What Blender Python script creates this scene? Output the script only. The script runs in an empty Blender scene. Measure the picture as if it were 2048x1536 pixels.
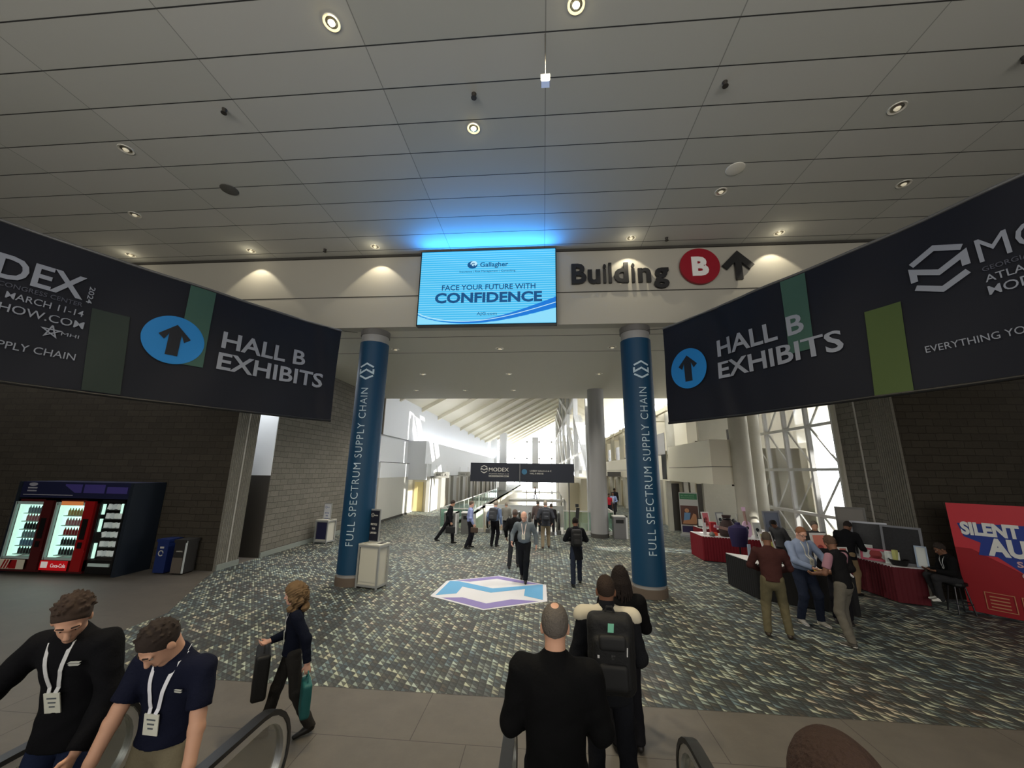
import bpy, math, random
import numpy as np
from mathutils import Vector, Matrix
from math import sin, cos, pi, radians, sqrt

SC = bpy.context.scene
COL = SC.collection
rnd = random.Random(7)

# ------------------------------------------------------------------ camera
yaw, pit, roll = radians(4.75), radians(12.75), radians(0.83)
F = Vector((-sin(yaw)*cos(pit), cos(yaw)*cos(pit), sin(pit)))
R0 = Vector((cos(yaw), sin(yaw), 0)); U0 = R0.cross(F)
Rv = cos(roll)*R0 + sin(roll)*U0; Uv = -sin(roll)*R0 + cos(roll)*U0
cd = bpy.data.cameras.new('camera'); cam = bpy.data.objects.new('camera', cd); COL.objects.link(cam)
cam.matrix_world = Matrix(((Rv.x, Uv.x, -F.x, 0), (Rv.y, Uv.y, -F.y, 0), (Rv.z, Uv.z, -F.z, 3.0), (0, 0, 0, 1)))
cd.sensor_width = 36.0; cd.lens = 36.0*768/2048; cd.clip_start = 0.05; cd.clip_end = 500
SC.camera = cam

# ------------------------------------------------------------------ view, world, sun, large lights
SC.view_settings.view_transform = 'Standard'; SC.view_settings.look = 'None'
SC.view_settings.gamma = 1; SC.view_settings.exposure = 0.0; SC.view_settings.use_curve_mapping = False
SC.cycles.use_denoising = True
SC.cycles.max_bounces = 10; SC.cycles.diffuse_bounces = 6; SC.cycles.transparent_max_bounces = 16
SC.cycles.sample_clamp_indirect = 6.0; SC.cycles.caustics_reflective = False; SC.cycles.caustics_refractive = False
W = bpy.data.worlds.new('sky'); SC.world = W; W.use_nodes = True
bg = W.node_tree.nodes['Background']; bg.inputs[0].default_value = (0.93, 0.96, 1.0, 1); bg.inputs[1].default_value = 10.0

def lamp(name, kind, loc, energy, color=(1, 1, 1), direction=None, size=0.1, size_y=None, spot=None, blend=0.5, parent=None):
    l = bpy.data.lights.new(name, kind); o = bpy.data.objects.new(name, l); COL.objects.link(o)
    l.energy = energy; l.color = color; o.location = loc
    if direction is not None: o.rotation_euler = Vector(direction).to_track_quat('-Z', 'Y').to_euler()
    if kind == 'AREA':
        l.size = size
        if size_y: l.shape = 'RECTANGLE'; l.size_y = size_y
    elif kind == 'SUN': l.angle = radians(0.6)
    else: l.shadow_soft_size = size
    if kind == 'SPOT': l.spot_size = radians(spot); l.spot_blend = blend
    if parent: o.parent = parent; o.location = Vector(loc) - parent.location
    return o
lamp('sun', 'SUN', (20, 0, 30), 14.0, (1, .97, .9), (-1, .35, -.6))

lamp('rear_fill', 'AREA', (-1, -7.5, 4.5), 1650, (1, .96, .89), (0, 1, .12), 22, 5)  # unseen fill light added behind the camera to lift the foyer
# ------------------------------------------------------------------ helpers
def lin(c):
    c = c/255.0
    return c/12.92 if c <= .04045 else ((c+.055)/1.055)**2.4
def rgb(r, g, b): return (lin(r), lin(g), lin(b), 1)
MATS = {}
def mat(name, c, rough=.7, metal=0, emit=None, bump=None, spec=.4, alpha=None, var=None, sheen=0):
    if name in MATS: return MATS[name]
    m = bpy.data.materials.new(name); m.use_nodes = True; nt = m.node_tree; b = nt.nodes['Principled BSDF']
    b.inputs['Base Color'].default_value = rgb(*c); b.inputs['Roughness'].default_value = rough
    b.inputs['Metallic'].default_value = metal; b.inputs['Specular IOR Level'].default_value = spec
    if sheen: b.inputs['Sheen Weight'].default_value = sheen
    if emit:
        b.inputs['Emission Color'].default_value = rgb(*emit[:3]); b.inputs['Emission Strength'].default_value = emit[3]
    if bump or var:
        tc = nt.nodes.new('ShaderNodeTexCoord'); n = nt.nodes.new('ShaderNodeTexNoise')
        sc, st = bump or (12, .2)
        n.inputs['Scale'].default_value = sc; n.inputs['Detail'].default_value = 4
        nt.links.new(tc.outputs['Object'], n.inputs['Vector'])
        if bump:
            bp = nt.nodes.new('ShaderNodeBump'); bp.inputs['Strength'].default_value = st; bp.inputs['Distance'].default_value = .02
            nt.links.new(n.outputs['Fac'], bp.inputs['Height']); nt.links.new(bp.outputs[0], b.inputs['Normal'])
        if var:
            n2 = nt.nodes.new('ShaderNodeTexNoise'); n2.inputs['Scale'].default_value = var[0]; n2.inputs['Detail'].default_value = 5
            nt.links.new(tc.outputs['Object'], n2.inputs['Vector'])
            mx = nt.nodes.new('ShaderNodeMix'); mx.data_type = 'RGBA'
            k = var[1]; a = rgb(*c)
            mx.inputs[6].default_value = (a[0]*(1-k), a[1]*(1-k), a[2]*(1-k), 1); mx.inputs[7].default_value = (a[0]*(1+k), a[1]*(1+k), a[2]*(1+k), 1)
            nt.links.new(n2.outputs['Fac'], mx.inputs[0]); nt.links.new(mx.outputs[2], b.inputs['Base Color'])
    MATS[name] = m; return m

def glass(name, tint=(1, 1, 1), refl=.08):
    if name in MATS: return MATS[name]
    m = bpy.data.materials.new(name); m.use_nodes = True; nt = m.node_tree; nt.nodes.clear()
    o = nt.nodes.new('ShaderNodeOutputMaterial'); t = nt.nodes.new('ShaderNodeBsdfTransparent'); g = nt.nodes.new('ShaderNodeBsdfGlossy')
    x = nt.nodes.new('ShaderNodeMixShader'); fr = nt.nodes.new('ShaderNodeLayerWeight'); fr.inputs[0].default_value = .15
    mu = nt.nodes.new('ShaderNodeMath'); mu.operation = 'MULTIPLY_ADD'; mu.inputs[1].default_value = .35; mu.inputs[2].default_value = refl
    t.inputs[0].default_value = (*tint, 1); g.inputs['Roughness'].default_value = .05
    nt.links.new(fr.outputs['Fresnel'], mu.inputs[0]); nt.links.new(mu.outputs[0], x.inputs[0])
    nt.links.new(t.outputs[0], x.inputs[1]); nt.links.new(g.outputs[0], x.inputs[2]); nt.links.new(x.outputs[0], o.inputs[0])
    MATS[name] = m; return m

class N:   # tiny node-graph helper
    def __init__(s, name):
        s.m = bpy.data.materials.new(name); s.m.use_nodes = True; s.t = s.m.node_tree; s.b = s.t.nodes['Principled BSDF']; MATS[name] = s.m
    def n(s, typ, ins=None, **kw):
        x = s.t.nodes.new('ShaderNode'+typ)
        for k, v in kw.items(): setattr(x, k, v)
        for k, v in (ins or {}).items():
            if isinstance(v, bpy.types.NodeSocket): s.t.links.new(v, x.inputs[k])
            else: x.inputs[k].default_value = v
        return x
    def math(s, op, a, b=0.0, c=None):
        i = {0: a, 1: b}
        if c is not None: i[2] = c
        return s.n('Math', i, operation=op).outputs[0]
    def mix(s, f, a, b, blend='MIX'):
        x = s.n('Mix', data_type='RGBA', blend_type=blend)
        for k, v in ((0, f), (6, a), (7, b)):
            if isinstance(v, bpy.types.NodeSocket): s.t.links.new(v, x.inputs[k])
            else: x.inputs[k].default_value = v
        return x.outputs[2]
    def out(s, sock, to): s.t.links.new(sock, s.b.inputs[to])
    def bump(s, h, st, d=.02):
        x = s.n('Bump', {'Height': h, 'Strength': st, 'Distance': d}); s.out(x.outputs[0], 'Normal')

def wm(o):
    M = Matrix.LocRotScale(o.location, o.rotation_euler, o.scale)
    return (wm(o.parent) @ M) if o.parent else M

def tag(o, label=None, cat=None, group=None, kind=None):
    if label: o['label'] = label
    if cat: o['category'] = cat
    if group: o['group'] = group
    if kind: o['kind'] = kind
    return o

def empty(name, loc, rz=0, label=None, cat=None, group=None):
    o = bpy.data.objects.new(name, None); COL.objects.link(o); o.location = loc; o.rotation_euler = (0, 0, rz)
    o.empty_display_size = .2
    return tag(o, label, cat, group)

class MB:
    def __init__(s): s.v = []; s.f = []; s.mi = []; s.cur = 0; s.mats = []
    def use(s, m):
        if m not in s.mats: s.mats.append(m)
        s.cur = s.mats.index(m); return s
    def add(s, vs, fs):
        k = len(s.v); s.v += [tuple(v) for v in vs]; s.f += [tuple(i+k for i in f) for f in fs]; s.mi += [s.cur]*len(fs); return s
    def box(s, x0, x1, y0, y1, z0, z1):
        vs = [(x, y, z) for z in (z0, z1) for y in (y0, y1) for x in (x0, x1)]
        return s.add(vs, [(0, 2, 3, 1), (4, 5, 7, 6), (0, 1, 5, 4), (2, 6, 7, 3), (0, 4, 6, 2), (1, 3, 7, 5)])
    def obox(s, c, size, rz=0, M=None):
        hx, hy, hz = size[0]/2, size[1]/2, size[2]/2
        vs = [Vector((x, y, z)) for z in (-hz, hz) for y in (-hy, hy) for x in (-hx, hx)]
        R = M or Matrix.Rotation(rz, 3, 'Z')
        vs = [R @ v + Vector(c) for v in vs]
        return s.add(vs, [(0, 2, 3, 1), (4, 5, 7, 6), (0, 1, 5, 4), (2, 6, 7, 3), (0, 4, 6, 2), (1, 3, 7, 5)])
    def bar(s, a, b, w, h=None, up=(0, 0, 1)):
        a = Vector(a); b = Vector(b); h = h or w; d = (b-a); L = d.length; d.normalize(); up = Vector(up)
        if abs(d.dot(up)) > .98: up = Vector((0, 1, 0))
        x = d.cross(up).normalized(); z = x.cross(d)
        M = Matrix((x, d, z)).transposed()
        return s.obox((a+b)/2, (w, L, h), M=M)
    def cyl(s, a, b, r0, r1=None, n=16, cap=True):
        a = Vector(a); b = Vector(b); r1 = r0 if r1 is None else r1; d = (b-a).normalized()
        x = d.cross(Vector((0, 0, 1)) if abs(d.z) < .95 else Vector((1, 0, 0))).normalized(); y = d.cross(x)
        vs = []; fs = []
        for p, r in ((a, r0), (b, r1)):
            for i in range(n):
                t = 2*pi*i/n; vs.append(p + (x*cos(t)+y*sin(t))*r)
        for i in range(n): fs.append((i, (i+1) % n, n+(i+1) % n, n+i))
        if cap: fs += [tuple(range(n-1, -1, -1)), tuple(range(n, 2*n))]
        return s.add(vs, fs)
    def tube(s, pts, r, n=8):
        for a, b in zip(pts[:-1], pts[1:]): s.cyl(a, b, r, r, n)
        return s
    def sweep(s, pts, prof, side):
        # sweep closed 2D profile (u along 'side', w along normal) along path
        P = [Vector(p) for p in pts]; side = Vector(side); n = len(prof); vs = []; fs = []
        for i, p in enumerate(P):
            t = (P[min(i+1, len(P)-1)]-P[max(i-1, 0)]).normalized(); nn = side.cross(t).normalized()
            for u, w in prof: vs.append(p+side*u+nn*w)
        for i in range(len(P)-1):
            for j in range(n): fs.append((i*n+j, i*n+(j+1) % n, (i+1)*n+(j+1) % n, (i+1)*n+j))
        fs += [tuple(range(n-1, -1, -1)), tuple(range((len(P)-1)*n, len(P)*n))]
        return s.add(vs, fs)
    def prism(s, poly, z0, z1):
        n = len(poly); vs = [(x, y, z0) for x, y in poly]+[(x, y, z1) for x, y in poly]
        fs = [tuple(range(n-1, -1, -1)), tuple(range(n, 2*n))]+[(i, (i+1) % n, n+(i+1) % n, n+i) for i in range(n)]
        return s.add(vs, fs)
    def lathe(s, prof, c=(0, 0, 0), n=24):
        vs = []; fs = []; m = len(prof)
        for i in range(n):
            t = 2*pi*i/n
            for r, z in prof: vs.append((c[0]+r*cos(t), c[1]+r*sin(t), c[2]+z))
        for i in range(n):
            for j in range(m-1): fs.append((i*m+j, ((i+1) % n)*m+j, ((i+1) % n)*m+j+1, i*m+j+1))
        return s.add(vs, fs)
    def flat(s, poly, fn, d=0.004):
        # extruded polygon in (u,v) mapped by fn(u,v,w)
        n = len(poly); vs = [fn(u, v, d) for u, v in poly]+[fn(u, v, 0) for u, v in poly]
        return s.add(vs, [tuple(range(n)), tuple(range(2*n-1, n-1, -1))]+[(i, n+i, n+(i+1) % n, (i+1) % n) for i in range(n)])
    def stroke(s, pts, w, fn, d=0.004):
        # mitred polyline stroke in (u,v)
        P = [Vector(p) for p in pts]; L = []; Rr = []
        for i, p in enumerate(P):
            a = (p-P[i-1]).normalized() if i else None; b = (P[i+1]-p).normalized() if i < len(P)-1 else None
            if a is None: nrm = Vector((-b.y, b.x)); k = 1
            elif b is None: nrm = Vector((-a.y, a.x)); k = 1
            else:
                t = (a+b).normalized(); nrm = Vector((-t.y, t.x)); k = 1/max(.35, nrm.dot(Vector((-a.y, a.x))))
            L.append(p+nrm*w*.5*k); Rr.append(p-nrm*w*.5*k)
        for i in range(len(P)-1): s.flat([L[i], Rr[i], Rr[i+1], L[i+1]], fn, d)
        return s
    def text(s, txt, fn, x, y, h=None, w=None, bold=0, d=.004, align='L', track=1.0):
        # baseline start (x,y); h = cap height; w = total width
        c = bpy.data.curves.new('t', 'FONT'); c.body = txt; c.offset = bold; c.space_character = track; c.resolution_u = 3
        o = bpy.data.objects.new('t', c); me = bpy.data.meshes.new_from_object(o)
        vs = np.zeros(len(me.vertices)*3); me.vertices.foreach_get('co', vs); vs = vs.reshape(-1, 3)
        fs = [tuple(p.vertices) for p in me.polygons]; ed = {}
        for f in fs:
            for a, b in zip(f, f[1:]+f[:1]): ed[(a, b)] = 1
        cap = .73
        mnx, mxx = vs[:, 0].min(), vs[:, 0].max(); wid = mxx-mnx
        sy = h/cap if h else w/wid; sx = w/wid if w else sy
        ox = x - mnx*sx - {'L': 0, 'C': wid*sx/2, 'R': wid*sx}[align]
        n = len(vs)
        V = [fn(ox+q[0]*sx, y+q[1]*sy, d) for q in vs]+[fn(ox+q[0]*sx, y+q[1]*sy, 0) for q in vs]
        FF = list(fs)+[(b, a, a+n, b+n) for (a, b) in ed if (b, a) not in ed]
        bpy.data.objects.remove(o); bpy.data.curves.remove(c); bpy.data.meshes.remove(me)
        return s.add(V, FF)
    def build(s, name, m=None, parent=None, smooth=False, base=None, sharp=True):
        me = bpy.data.meshes.new(name); o = bpy.data.objects.new(name, me)
        V = np.array([tuple(v) for v in s.v], float)
        if parent is not None:
            o.parent = parent; Mi = np.array(wm(parent).inverted()); V = V @ Mi[:3, :3].T + Mi[:3, 3]
        else:
            if base is None:
                mn = V.min(0); mx = V.max(0); base = ((mn[0]+mx[0])/2, (mn[1]+mx[1])/2, mn[2])
            o.location = base; V = V - np.array(base)
        me.from_pydata(V.tolist(), [], s.f); 
        for mm in ([m] if m else s.mats): me.materials.append(mm)
        if not m and len(s.mats) > 1: me.polygons.foreach_set('material_index', s.mi)
        if smooth:
            me.polygons.foreach_set('use_smooth', [True]*len(me.polygons))
            if sharp: me.set_sharp_from_angle(angle=radians(38))
        me.update(); COL.objects.link(o); return o

def world(u, v, w): return (u, v, w)
def plane(o, ax, nrm, up=(0, 0, 1), off=.003):
    o = Vector(o); ax = Vector(ax).normalized(); nrm = Vector(nrm).normalized(); up = Vector(up)
    return lambda u, v, w: o+ax*u+up*v+nrm*(w+off)
def circle(cx, cy, r, n=40, ry=None): return [(cx+r*cos(2*pi*i/n), cy+(ry or r)*sin(2*pi*i/n)) for i in range(n)]
def arrow(cx, cy, h, w, t=.3):
    a = w/2; k = t*w/2
    return [(cx-k, cy-h/2), (cx+k, cy-h/2), (cx+k, cy+h/2-a*.75), (cx+a*.62, cy+h/2-a*1.32), (cx+a, cy+h/2-a*.98), (cx, cy+h/2), (cx-a, cy+h/2-a*.98), (cx-a*.62, cy+h/2-a*1.32), (cx-k, cy+h/2-a*.75)]
def hexlogo(mb, fn, cx, cy, r, d=.004, t=.2, rot=0):
    def q(x, y): return (cx+r*(x*cos(rot)-y*sin(rot)), cy+r*(x*sin(rot)+y*cos(rot)))
    mb.stroke([q(-.8, .52), q(0, .95), q(.8, .52)], r*t, fn, d)
    mb.stroke([q(-.8, -.28), q(-.8, .22), q(0, -.2), q(.8, .22), q(.8, -.28)], r*t, fn, d)
    mb.stroke([q(-.8, -.55), q(0, -.97), q(.8, -.55)], r*t, fn, d)
def structure(name, mb, m=None, **k): return tag(mb.build(name, m, **k), kind='structure')
# ------------------------------------------------------------------ surface materials
def m_carpet():
    g = N('carpet'); tc = g.n('TexCoord').outputs['Object']; sp = g.n('SeparateXYZ', {0: tc})
    u = g.math('DIVIDE', sp.outputs[0], .105)
    v = g.math('ADD', g.math('DIVIDE', sp.outputs[1], .095), g.math('MULTIPLY', u, .42))
    cell = g.n('CombineXYZ', {0: g.math('FLOOR', u), 1: g.math('FLOOR', v)}).outputs[0]
    wn = g.n('TexWhiteNoise', {0: cell}); wn2 = g.n('TexWhiteNoise', {0: g.n('VectorMath', {0: cell, 1: (17.3, 5.1, 2)}, operation='ADD').outputs[0]})
    fu = g.math('FRACT', u); fv = g.math('FRACT', v)
    big = g.n('TexNoise', {'Vector': tc, 'Scale': .55, 'Detail': 3}).outputs['Fac']
    big2 = g.n('TexNoise', {'Vector': tc, 'Scale': .9, 'Detail': 2, 'W': 3.0}, noise_dimensions='4D').outputs['Fac']
    cr = g.n('ValToRGB', {0: wn.outputs[0]}); e = cr.color_ramp; e.interpolation = 'CONSTANT'
    pal = [(0, (70, 74, 76)), (.26, (84, 92, 96)), (.46, (118, 128, 129)), (.62, (146, 150, 138)), (.74, (80, 76, 70)), (.84, (184, 184, 168))]
    while len(e.elements) < len(pal): e.elements.new(.5)
    for q, (p, c) in zip(e.elements, pal): q.position = p; q.color = rgb(*c)
    hue = g.n('ValToRGB', {0: g.math('ADD', g.math('MULTIPLY', big, .8), g.math('MULTIPLY', wn2.outputs[0], .25))}); h = hue.color_ramp
    for q, (p, c) in zip([h.elements[0], h.elements[1]], [(.36, (182, 152, 134)), (.72, (140, 176, 194))]): q.position = p; q.color = rgb(*c)
    q = h.elements.new(.5); q.color = rgb(176, 178, 150)
    col = g.mix(.62, cr.outputs[0], hue.outputs[0], 'MULTIPLY')
    col = g.mix(1.0, col, (1.4, 1.42, 1.42, 1), 'MULTIPLY')
    tri = g.math('GREATER_THAN', g.math('ADD', fu, fv), 1.12)
    col = g.mix(g.math('MULTIPLY', tri, .85), col, rgb(52, 53, 52))
    edge = g.math('MAXIMUM', g.math('LESS_THAN', fu, .1), g.math('LESS_THAN', fv, .1))
    col = g.mix(g.math('MULTIPLY', edge, .8), col, rgb(36, 36, 36))
    g.out(col, 'Base Color'); g.b.inputs['Roughness'].default_value = .6; g.b.inputs['Specular IOR Level'].default_value = .35
    return g.m
def m_tile(name, c, dark, sx, sy, ox=0, oy=0, w=.006, skew=0):
    g = N(name); tc = g.n('TexCoord').outputs['Object']; sp = g.n('SeparateXYZ', {0: tc})
    row = g.math('FLOOR', g.math('DIVIDE', g.math('SUBTRACT', sp.outputs[1], oy), sy))
    fx = g.math('FRACT', g.math('ADD', g.math('DIVIDE', g.math('SUBTRACT', sp.outputs[0], ox), sx), g.math('MULTIPLY', row, skew)))
    fy = g.math('FRACT', g.math('DIVIDE', g.math('SUBTRACT', sp.outputs[1], oy), sy))
    gr = g.math('MAXIMUM', g.math('LESS_THAN', fx, w/sx), g.math('LESS_THAN', fy, w/sy))
    no = g.n('TexNoise', {'Vector': tc, 'Scale': 2.2, 'Detail': 8, 'Roughness': .7}).outputs['Fac']
    col = g.mix(no, rgb(*[k*.84 for k in c]), rgb(*[min(255, k*1.12) for k in c]))
    col = g.mix(g.math('MULTIPLY', gr, .9), col, rgb(*dark)); g.out(col, 'Base Color')
    g.b.inputs['Roughness'].default_value = .55; g.b.inputs['Specular IOR Level'].default_value = .35
    g.bump(no, .08)
    return g.m
def m_ceiling():
    g = N('ceiling_panel'); tc = g.n('TexCoord').outputs['Object']; sp = g.n('SeparateXYZ', {0: tc})
    fy = g.math('FRACT', g.math('DIVIDE', g.math('SUBTRACT', sp.outputs[1], 4.51-.703*40), .703))
    row = g.math('FLOOR', g.math('DIVIDE', g.math('SUBTRACT', sp.outputs[1], 4.51-.703*40), .703))
    fx = g.math('FRACT', g.math('DIVIDE', g.math('SUBTRACT', sp.outputs[0], .05-2.83*20), 2.83))
    g1 = g.math('LESS_THAN', fy, .030); g2 = g.math('LESS_THAN', fx, .006)
    shade = g.n('TexWhiteNoise', {0: g.n('CombineXYZ', {0: row, 1: g.math('FLOOR', g.math('DIVIDE', g.math('SUBTRACT', sp.outputs[0], .05-2.83*20), 2.83))}).outputs[0]}).outputs[0]
    col = g.mix(shade, rgb(176, 176, 168), rgb(184, 183, 176))
    col = g.mix(g1, col, rgb(50, 50, 48)); col = g.mix(g.math('MULTIPLY', g2, .55), col, rgb(70, 70, 66))
    g.out(col, 'Base Color'); g.b.inputs['Roughness'].default_value = .7
    g.bump(g.math('SUBTRACT', 1.0, g1), .6, .02)
    return g.m
def m_brick(name, axis, c=(118, 112, 100), bh=.2, bw=.44, mort=.5):
    g = N(name); tc = g.n('TexCoord').outputs['Object']; sp = g.n('SeparateXYZ', {0: tc})
    v = g.n('CombineXYZ', {0: sp.outputs[axis], 1: sp.outputs[2]}).outputs[0]
    n = g.n('TexNoise', {'Vector': tc, 'Scale': 14, 'Detail': 7, 'Roughness': .75}).outputs['Fac']
    v2 = g.n('VectorMath', {0: v, 1: g.n('VectorMath', {0: g.n('TexNoise', {'Vector': tc, 'Scale': 2.5}).outputs['Color'], 3: .05}, operation='SCALE').outputs[0]}, operation='ADD').outputs[0]
    br = g.n('TexBrick', {'Vector': v2, 'Color1': rgb(*c), 'Color2': rgb(*[k*.9 for k in c]), 'Mortar': rgb(*[k*mort for k in c]), 'Scale': 1.0, 'Mortar Size': .008, 'Mortar Smooth': .5, 'Brick Width': bw, 'Row Height': bh})
    col = g.mix(g.math('MULTIPLY', n, .55), br.outputs[0], rgb(*[k*.62 for k in c])); g.out(col, 'Base Color')
    g.b.inputs['Roughness'].default_value = .95; g.b.inputs['Specular IOR Level'].default_value = .1
    g.bump(g.math('ADD', g.math('MULTIPLY', n, .9), g.math('MULTIPLY', br.outputs['Fac'], -.8)), .9, .05)
    return g.m
def m_rib(name, axis, c=(146, 142, 131)):
    g = N(name); tc = g.n('TexCoord').outputs['Object']; sp = g.n('SeparateXYZ', {0: tc})
    s = g.math('SINE', g.math('MULTIPLY', sp.outputs[axis], 2*pi/.07))
    n = g.n('TexNoise', {'Vector': tc, 'Scale': 16, 'Detail': 6, 'Roughness': .8}).outputs['Fac']
    col = g.mix(n, rgb(*[k*.6 for k in c]), rgb(*[min(255, k*1.15) for k in c])); g.out(col, 'Base Color')
    g.b.inputs['Roughness'].default_value = .95; g.b.inputs['Specular IOR Level'].default_value = .1
    g.bump(g.math('ADD', g.math('MULTIPLY', s, .5), n), 1.0, .05)
    return g.m
M_CARP = m_carpet()
M_TILE = m_tile('floor_tile', (98, 93, 86), (58, 54, 50), 1.75, .95, .15, 5.98-.95*9, .01, skew=.37)
M_TERR = m_tile('floor_terrazzo', (84, 78, 70), (62, 58, 54), 4.0, 4.0, 0, 0, .004)
M_CEIL = m_ceiling()
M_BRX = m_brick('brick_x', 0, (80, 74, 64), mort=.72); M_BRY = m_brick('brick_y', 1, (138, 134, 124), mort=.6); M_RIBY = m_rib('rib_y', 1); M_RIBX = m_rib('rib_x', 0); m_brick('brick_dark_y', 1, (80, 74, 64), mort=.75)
M_SOFF = mat('soffit', (200, 196, 184), .7); M_BEAM = mat('beam_paint', (166, 162, 151), .6, bump=(3, .05))
M_WHITE = mat('white_paint', (222, 224, 226), .6); M_WARM = mat('warm_white', (218, 212, 194), .6)
M_BEIGE = mat('beige_wall', (196, 188, 166), .7, var=(1.5, .06)); M_CONC = mat('concrete', (172, 168, 154), .8, bump=(9, .3), var=(2, .12))
M_PANEL = mat('grey_panel', (186, 184, 176), .6, var=(.8, .05)); M_DARK = mat('dark_door', (58, 54, 48), .6)
M_SEAM = mat('seam', (60, 58, 54), .8); M_STEEL = mat('steel_white', (205, 205, 203), .4); M_GREYC = mat('grey_column_paint', (140, 139, 138), .5, bump=(5, .05))
M_BASE = mat('base_stone', (128, 134, 128), .4, bump=(20, .1)); M_CHROME = mat('chrome', (214, 214, 212), .3, .9)
M_GLASS = glass('clear_glass'); M_GLASSG = glass('green_glass', (.82, .94, .9), .06); M_BLACK = mat('black', (16, 16, 17), .5)
M_RUBBER = mat('rubber', (18, 18, 20), .35, spec=.5)

# ------------------------------------------------------------------ the setting
zc, zb = 9.5, 7.12
structure('floor', MB().prism([(-9.65, 20.2), (-9.65, 11.5), (-9.2, 10.6), (-7.85, 8.3), (-7.8, 6.0), (24, 6.0), (24, 11.6), (14, 11.6), (14, 20.2)], -.1, 0), M_CARP, base=(0, 0, 0))
m = MB().box(3.35, 14, 20.2, 90, -.1, 0).box(-9.65, -5.0, 20.2, 90, -.1, 0); structure('floor', m, M_CARP, base=(0, 0, 0))
structure('floor', MB().prism([(-8.0, 2.9), (24, 2.9), (24, 5.995), (-8.0, 5.995)], -.1, 0).box(1.5, 24, -9, 2.9, -.1, 0).box(-24, -8.0, -9, 5.995, -.1, 0).box(-2.0, -.45, -8, 2.9, -.1, 0).box(-8, -3.95, -8, 2.9, -.1, 0).box(-3.95, -2, -8, 2.9, -.3, -.2).box(-.45, 1.5, -8, 2.9, -.3, -.2), M_TILE, base=(0, 0, 0))
structure('floor', MB().box(-24, 24, 2.9, 11.7, -.14, -.101).box(-12, 14, 11.7, 20.0, -.14, -.101).box(-24, -9.2, 11.4, 11.6, -.101, -.003), M_SEAM, base=(0, 0, 0))  # dark underlay added to stop sky light leaking through floor gaps
structure('floor', MB().box(-11.3, -9.655, 11.5, 22.0, -.1, -.002), M_TERR, base=(0, 0, 0))
structure('floor', MB().prism([(-24, 6.0), (-7.805, 6.0), (-7.855, 8.295), (-9.205, 10.595), (-9.655, 11.495), (-24, 11.495)], -.1, 0), M_TERR, base=(0, 0, 0))
structure('ceiling', MB().box(-24, 24, -9, 10.45, zc, zc+.2), M_CEIL, base=(0, 0, 0))
# beam over the portal
structure('wall_front', MB().box(-24, 24, 10.45, 10.8, 8.13, zc).box(-24, 24, 10.47, 10.8, 8.10, 8.13).box(-24, 24, 10.45, 10.8, zb, 8.10), M_BEAM, base=(0, 0, 0))
structure('trim_1', MB().box(-24, 24, 10.40, 10.45, zc-.07, zc), M_SEAM)
structure('trim_2', MB().box(-24, 24, 10.44, 10.452, 8.098, 8.125), M_SEAM)
# soffit behind the beam
s = MB().box(-9.65, 14, 10.8, 22.0, zb, zb+.3)
structure('ceiling', s, M_SOFF, base=(0, 0, 0))
s = MB()
for y in (11.35, 13.0): s.box(-9.65, 9.75, y, y+.025, zb-.004, zb+.001)
structure('trim_3', s, M_SEAM)
structure('wall_upper', MB().box(-9.65, 2.6, 21.8, 22.0, zb+.3, 16), M_WHITE)
# left walls
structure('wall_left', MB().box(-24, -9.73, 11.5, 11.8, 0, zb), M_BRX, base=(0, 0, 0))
structure('wall_left', MB().box(-9.73, -9.65, 11.5, 12.35, 0, zb).box(-10.15, -9.73, 11.8, 12.35, 0, zb), M_RIBY, base=(0, 0, 0))
structure('trim_4', MB().box(-9.66, -9.635, 11.86, 11.90, 0.05, zb), mat('joint_light', (176, 172, 164), .6))
structure('wall_left', MB().box(-10.0, -9.65, 13.3, 22.0, 0, zb), M_BRY, base=(0, 0, 0))
structure('wall_left', MB().box(-11.3, -11.1, 11.8, 13.4, 0, 2.72), M_DARK)
structure('wall_left', MB().box(-11.3, -11.1, 11.8, 13.4, 2.72, zb).box(-11.1, -9.66, 13.27, 13.4, 2.72, zb), mat('recess_white', (226, 228, 230), .6))
structure('door_1', MB().box(-11.1, -9.66, 13.27, 13.4, 0, 2.72), M_DARK)
structure('baseboard_left', MB().box(-9.65, -9.61, 13.3, 21.9, 0, .16).box(-9.65, -9.61, 11.5, 12.35, 0, .16), M_BASE)
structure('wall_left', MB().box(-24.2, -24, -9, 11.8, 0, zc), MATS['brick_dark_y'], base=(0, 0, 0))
structure('wall_back', MB().box(-24.2, 24.2, -9.2, -9, -.3, zc+.2), mat('dark_back', (40, 38, 36), .9))
lamp('recess_fill', 'AREA', (-10.3, 12.7, 6.9), 130, (.9, .95, 1), (0, .35, -1), .6, .7)  # area light added inside the recess to brighten its white wall
# right walls
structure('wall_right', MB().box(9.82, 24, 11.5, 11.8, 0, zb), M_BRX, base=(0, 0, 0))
structure('wall_right', MB().box(9.75, 9.82, 11.5, 12.25, 0, zb).box(9.82, 10.35, 11.8, 12.25, 0, zb), M_RIBY, base=(0, 0, 0))
structure('wall_right', MB().box(9.75, 10.35, 12.25, 13.55, 0, zb), M_BRY, base=(0, 0, 0))
structure('trim_5', MB().box(9.735, 9.76, 12.75, 12.8, 0.05, zb), MATS['joint_light'])
structure('trim_6', MB().box(9.68, 10.0, 13.55, 13.7, 0, zb), M_CONC)
structure('wall_right', MB().box(24, 24.2, -9, 11.8, 0, zc), MATS['brick_dark_y'], base=(0, 0, 0))
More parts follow.
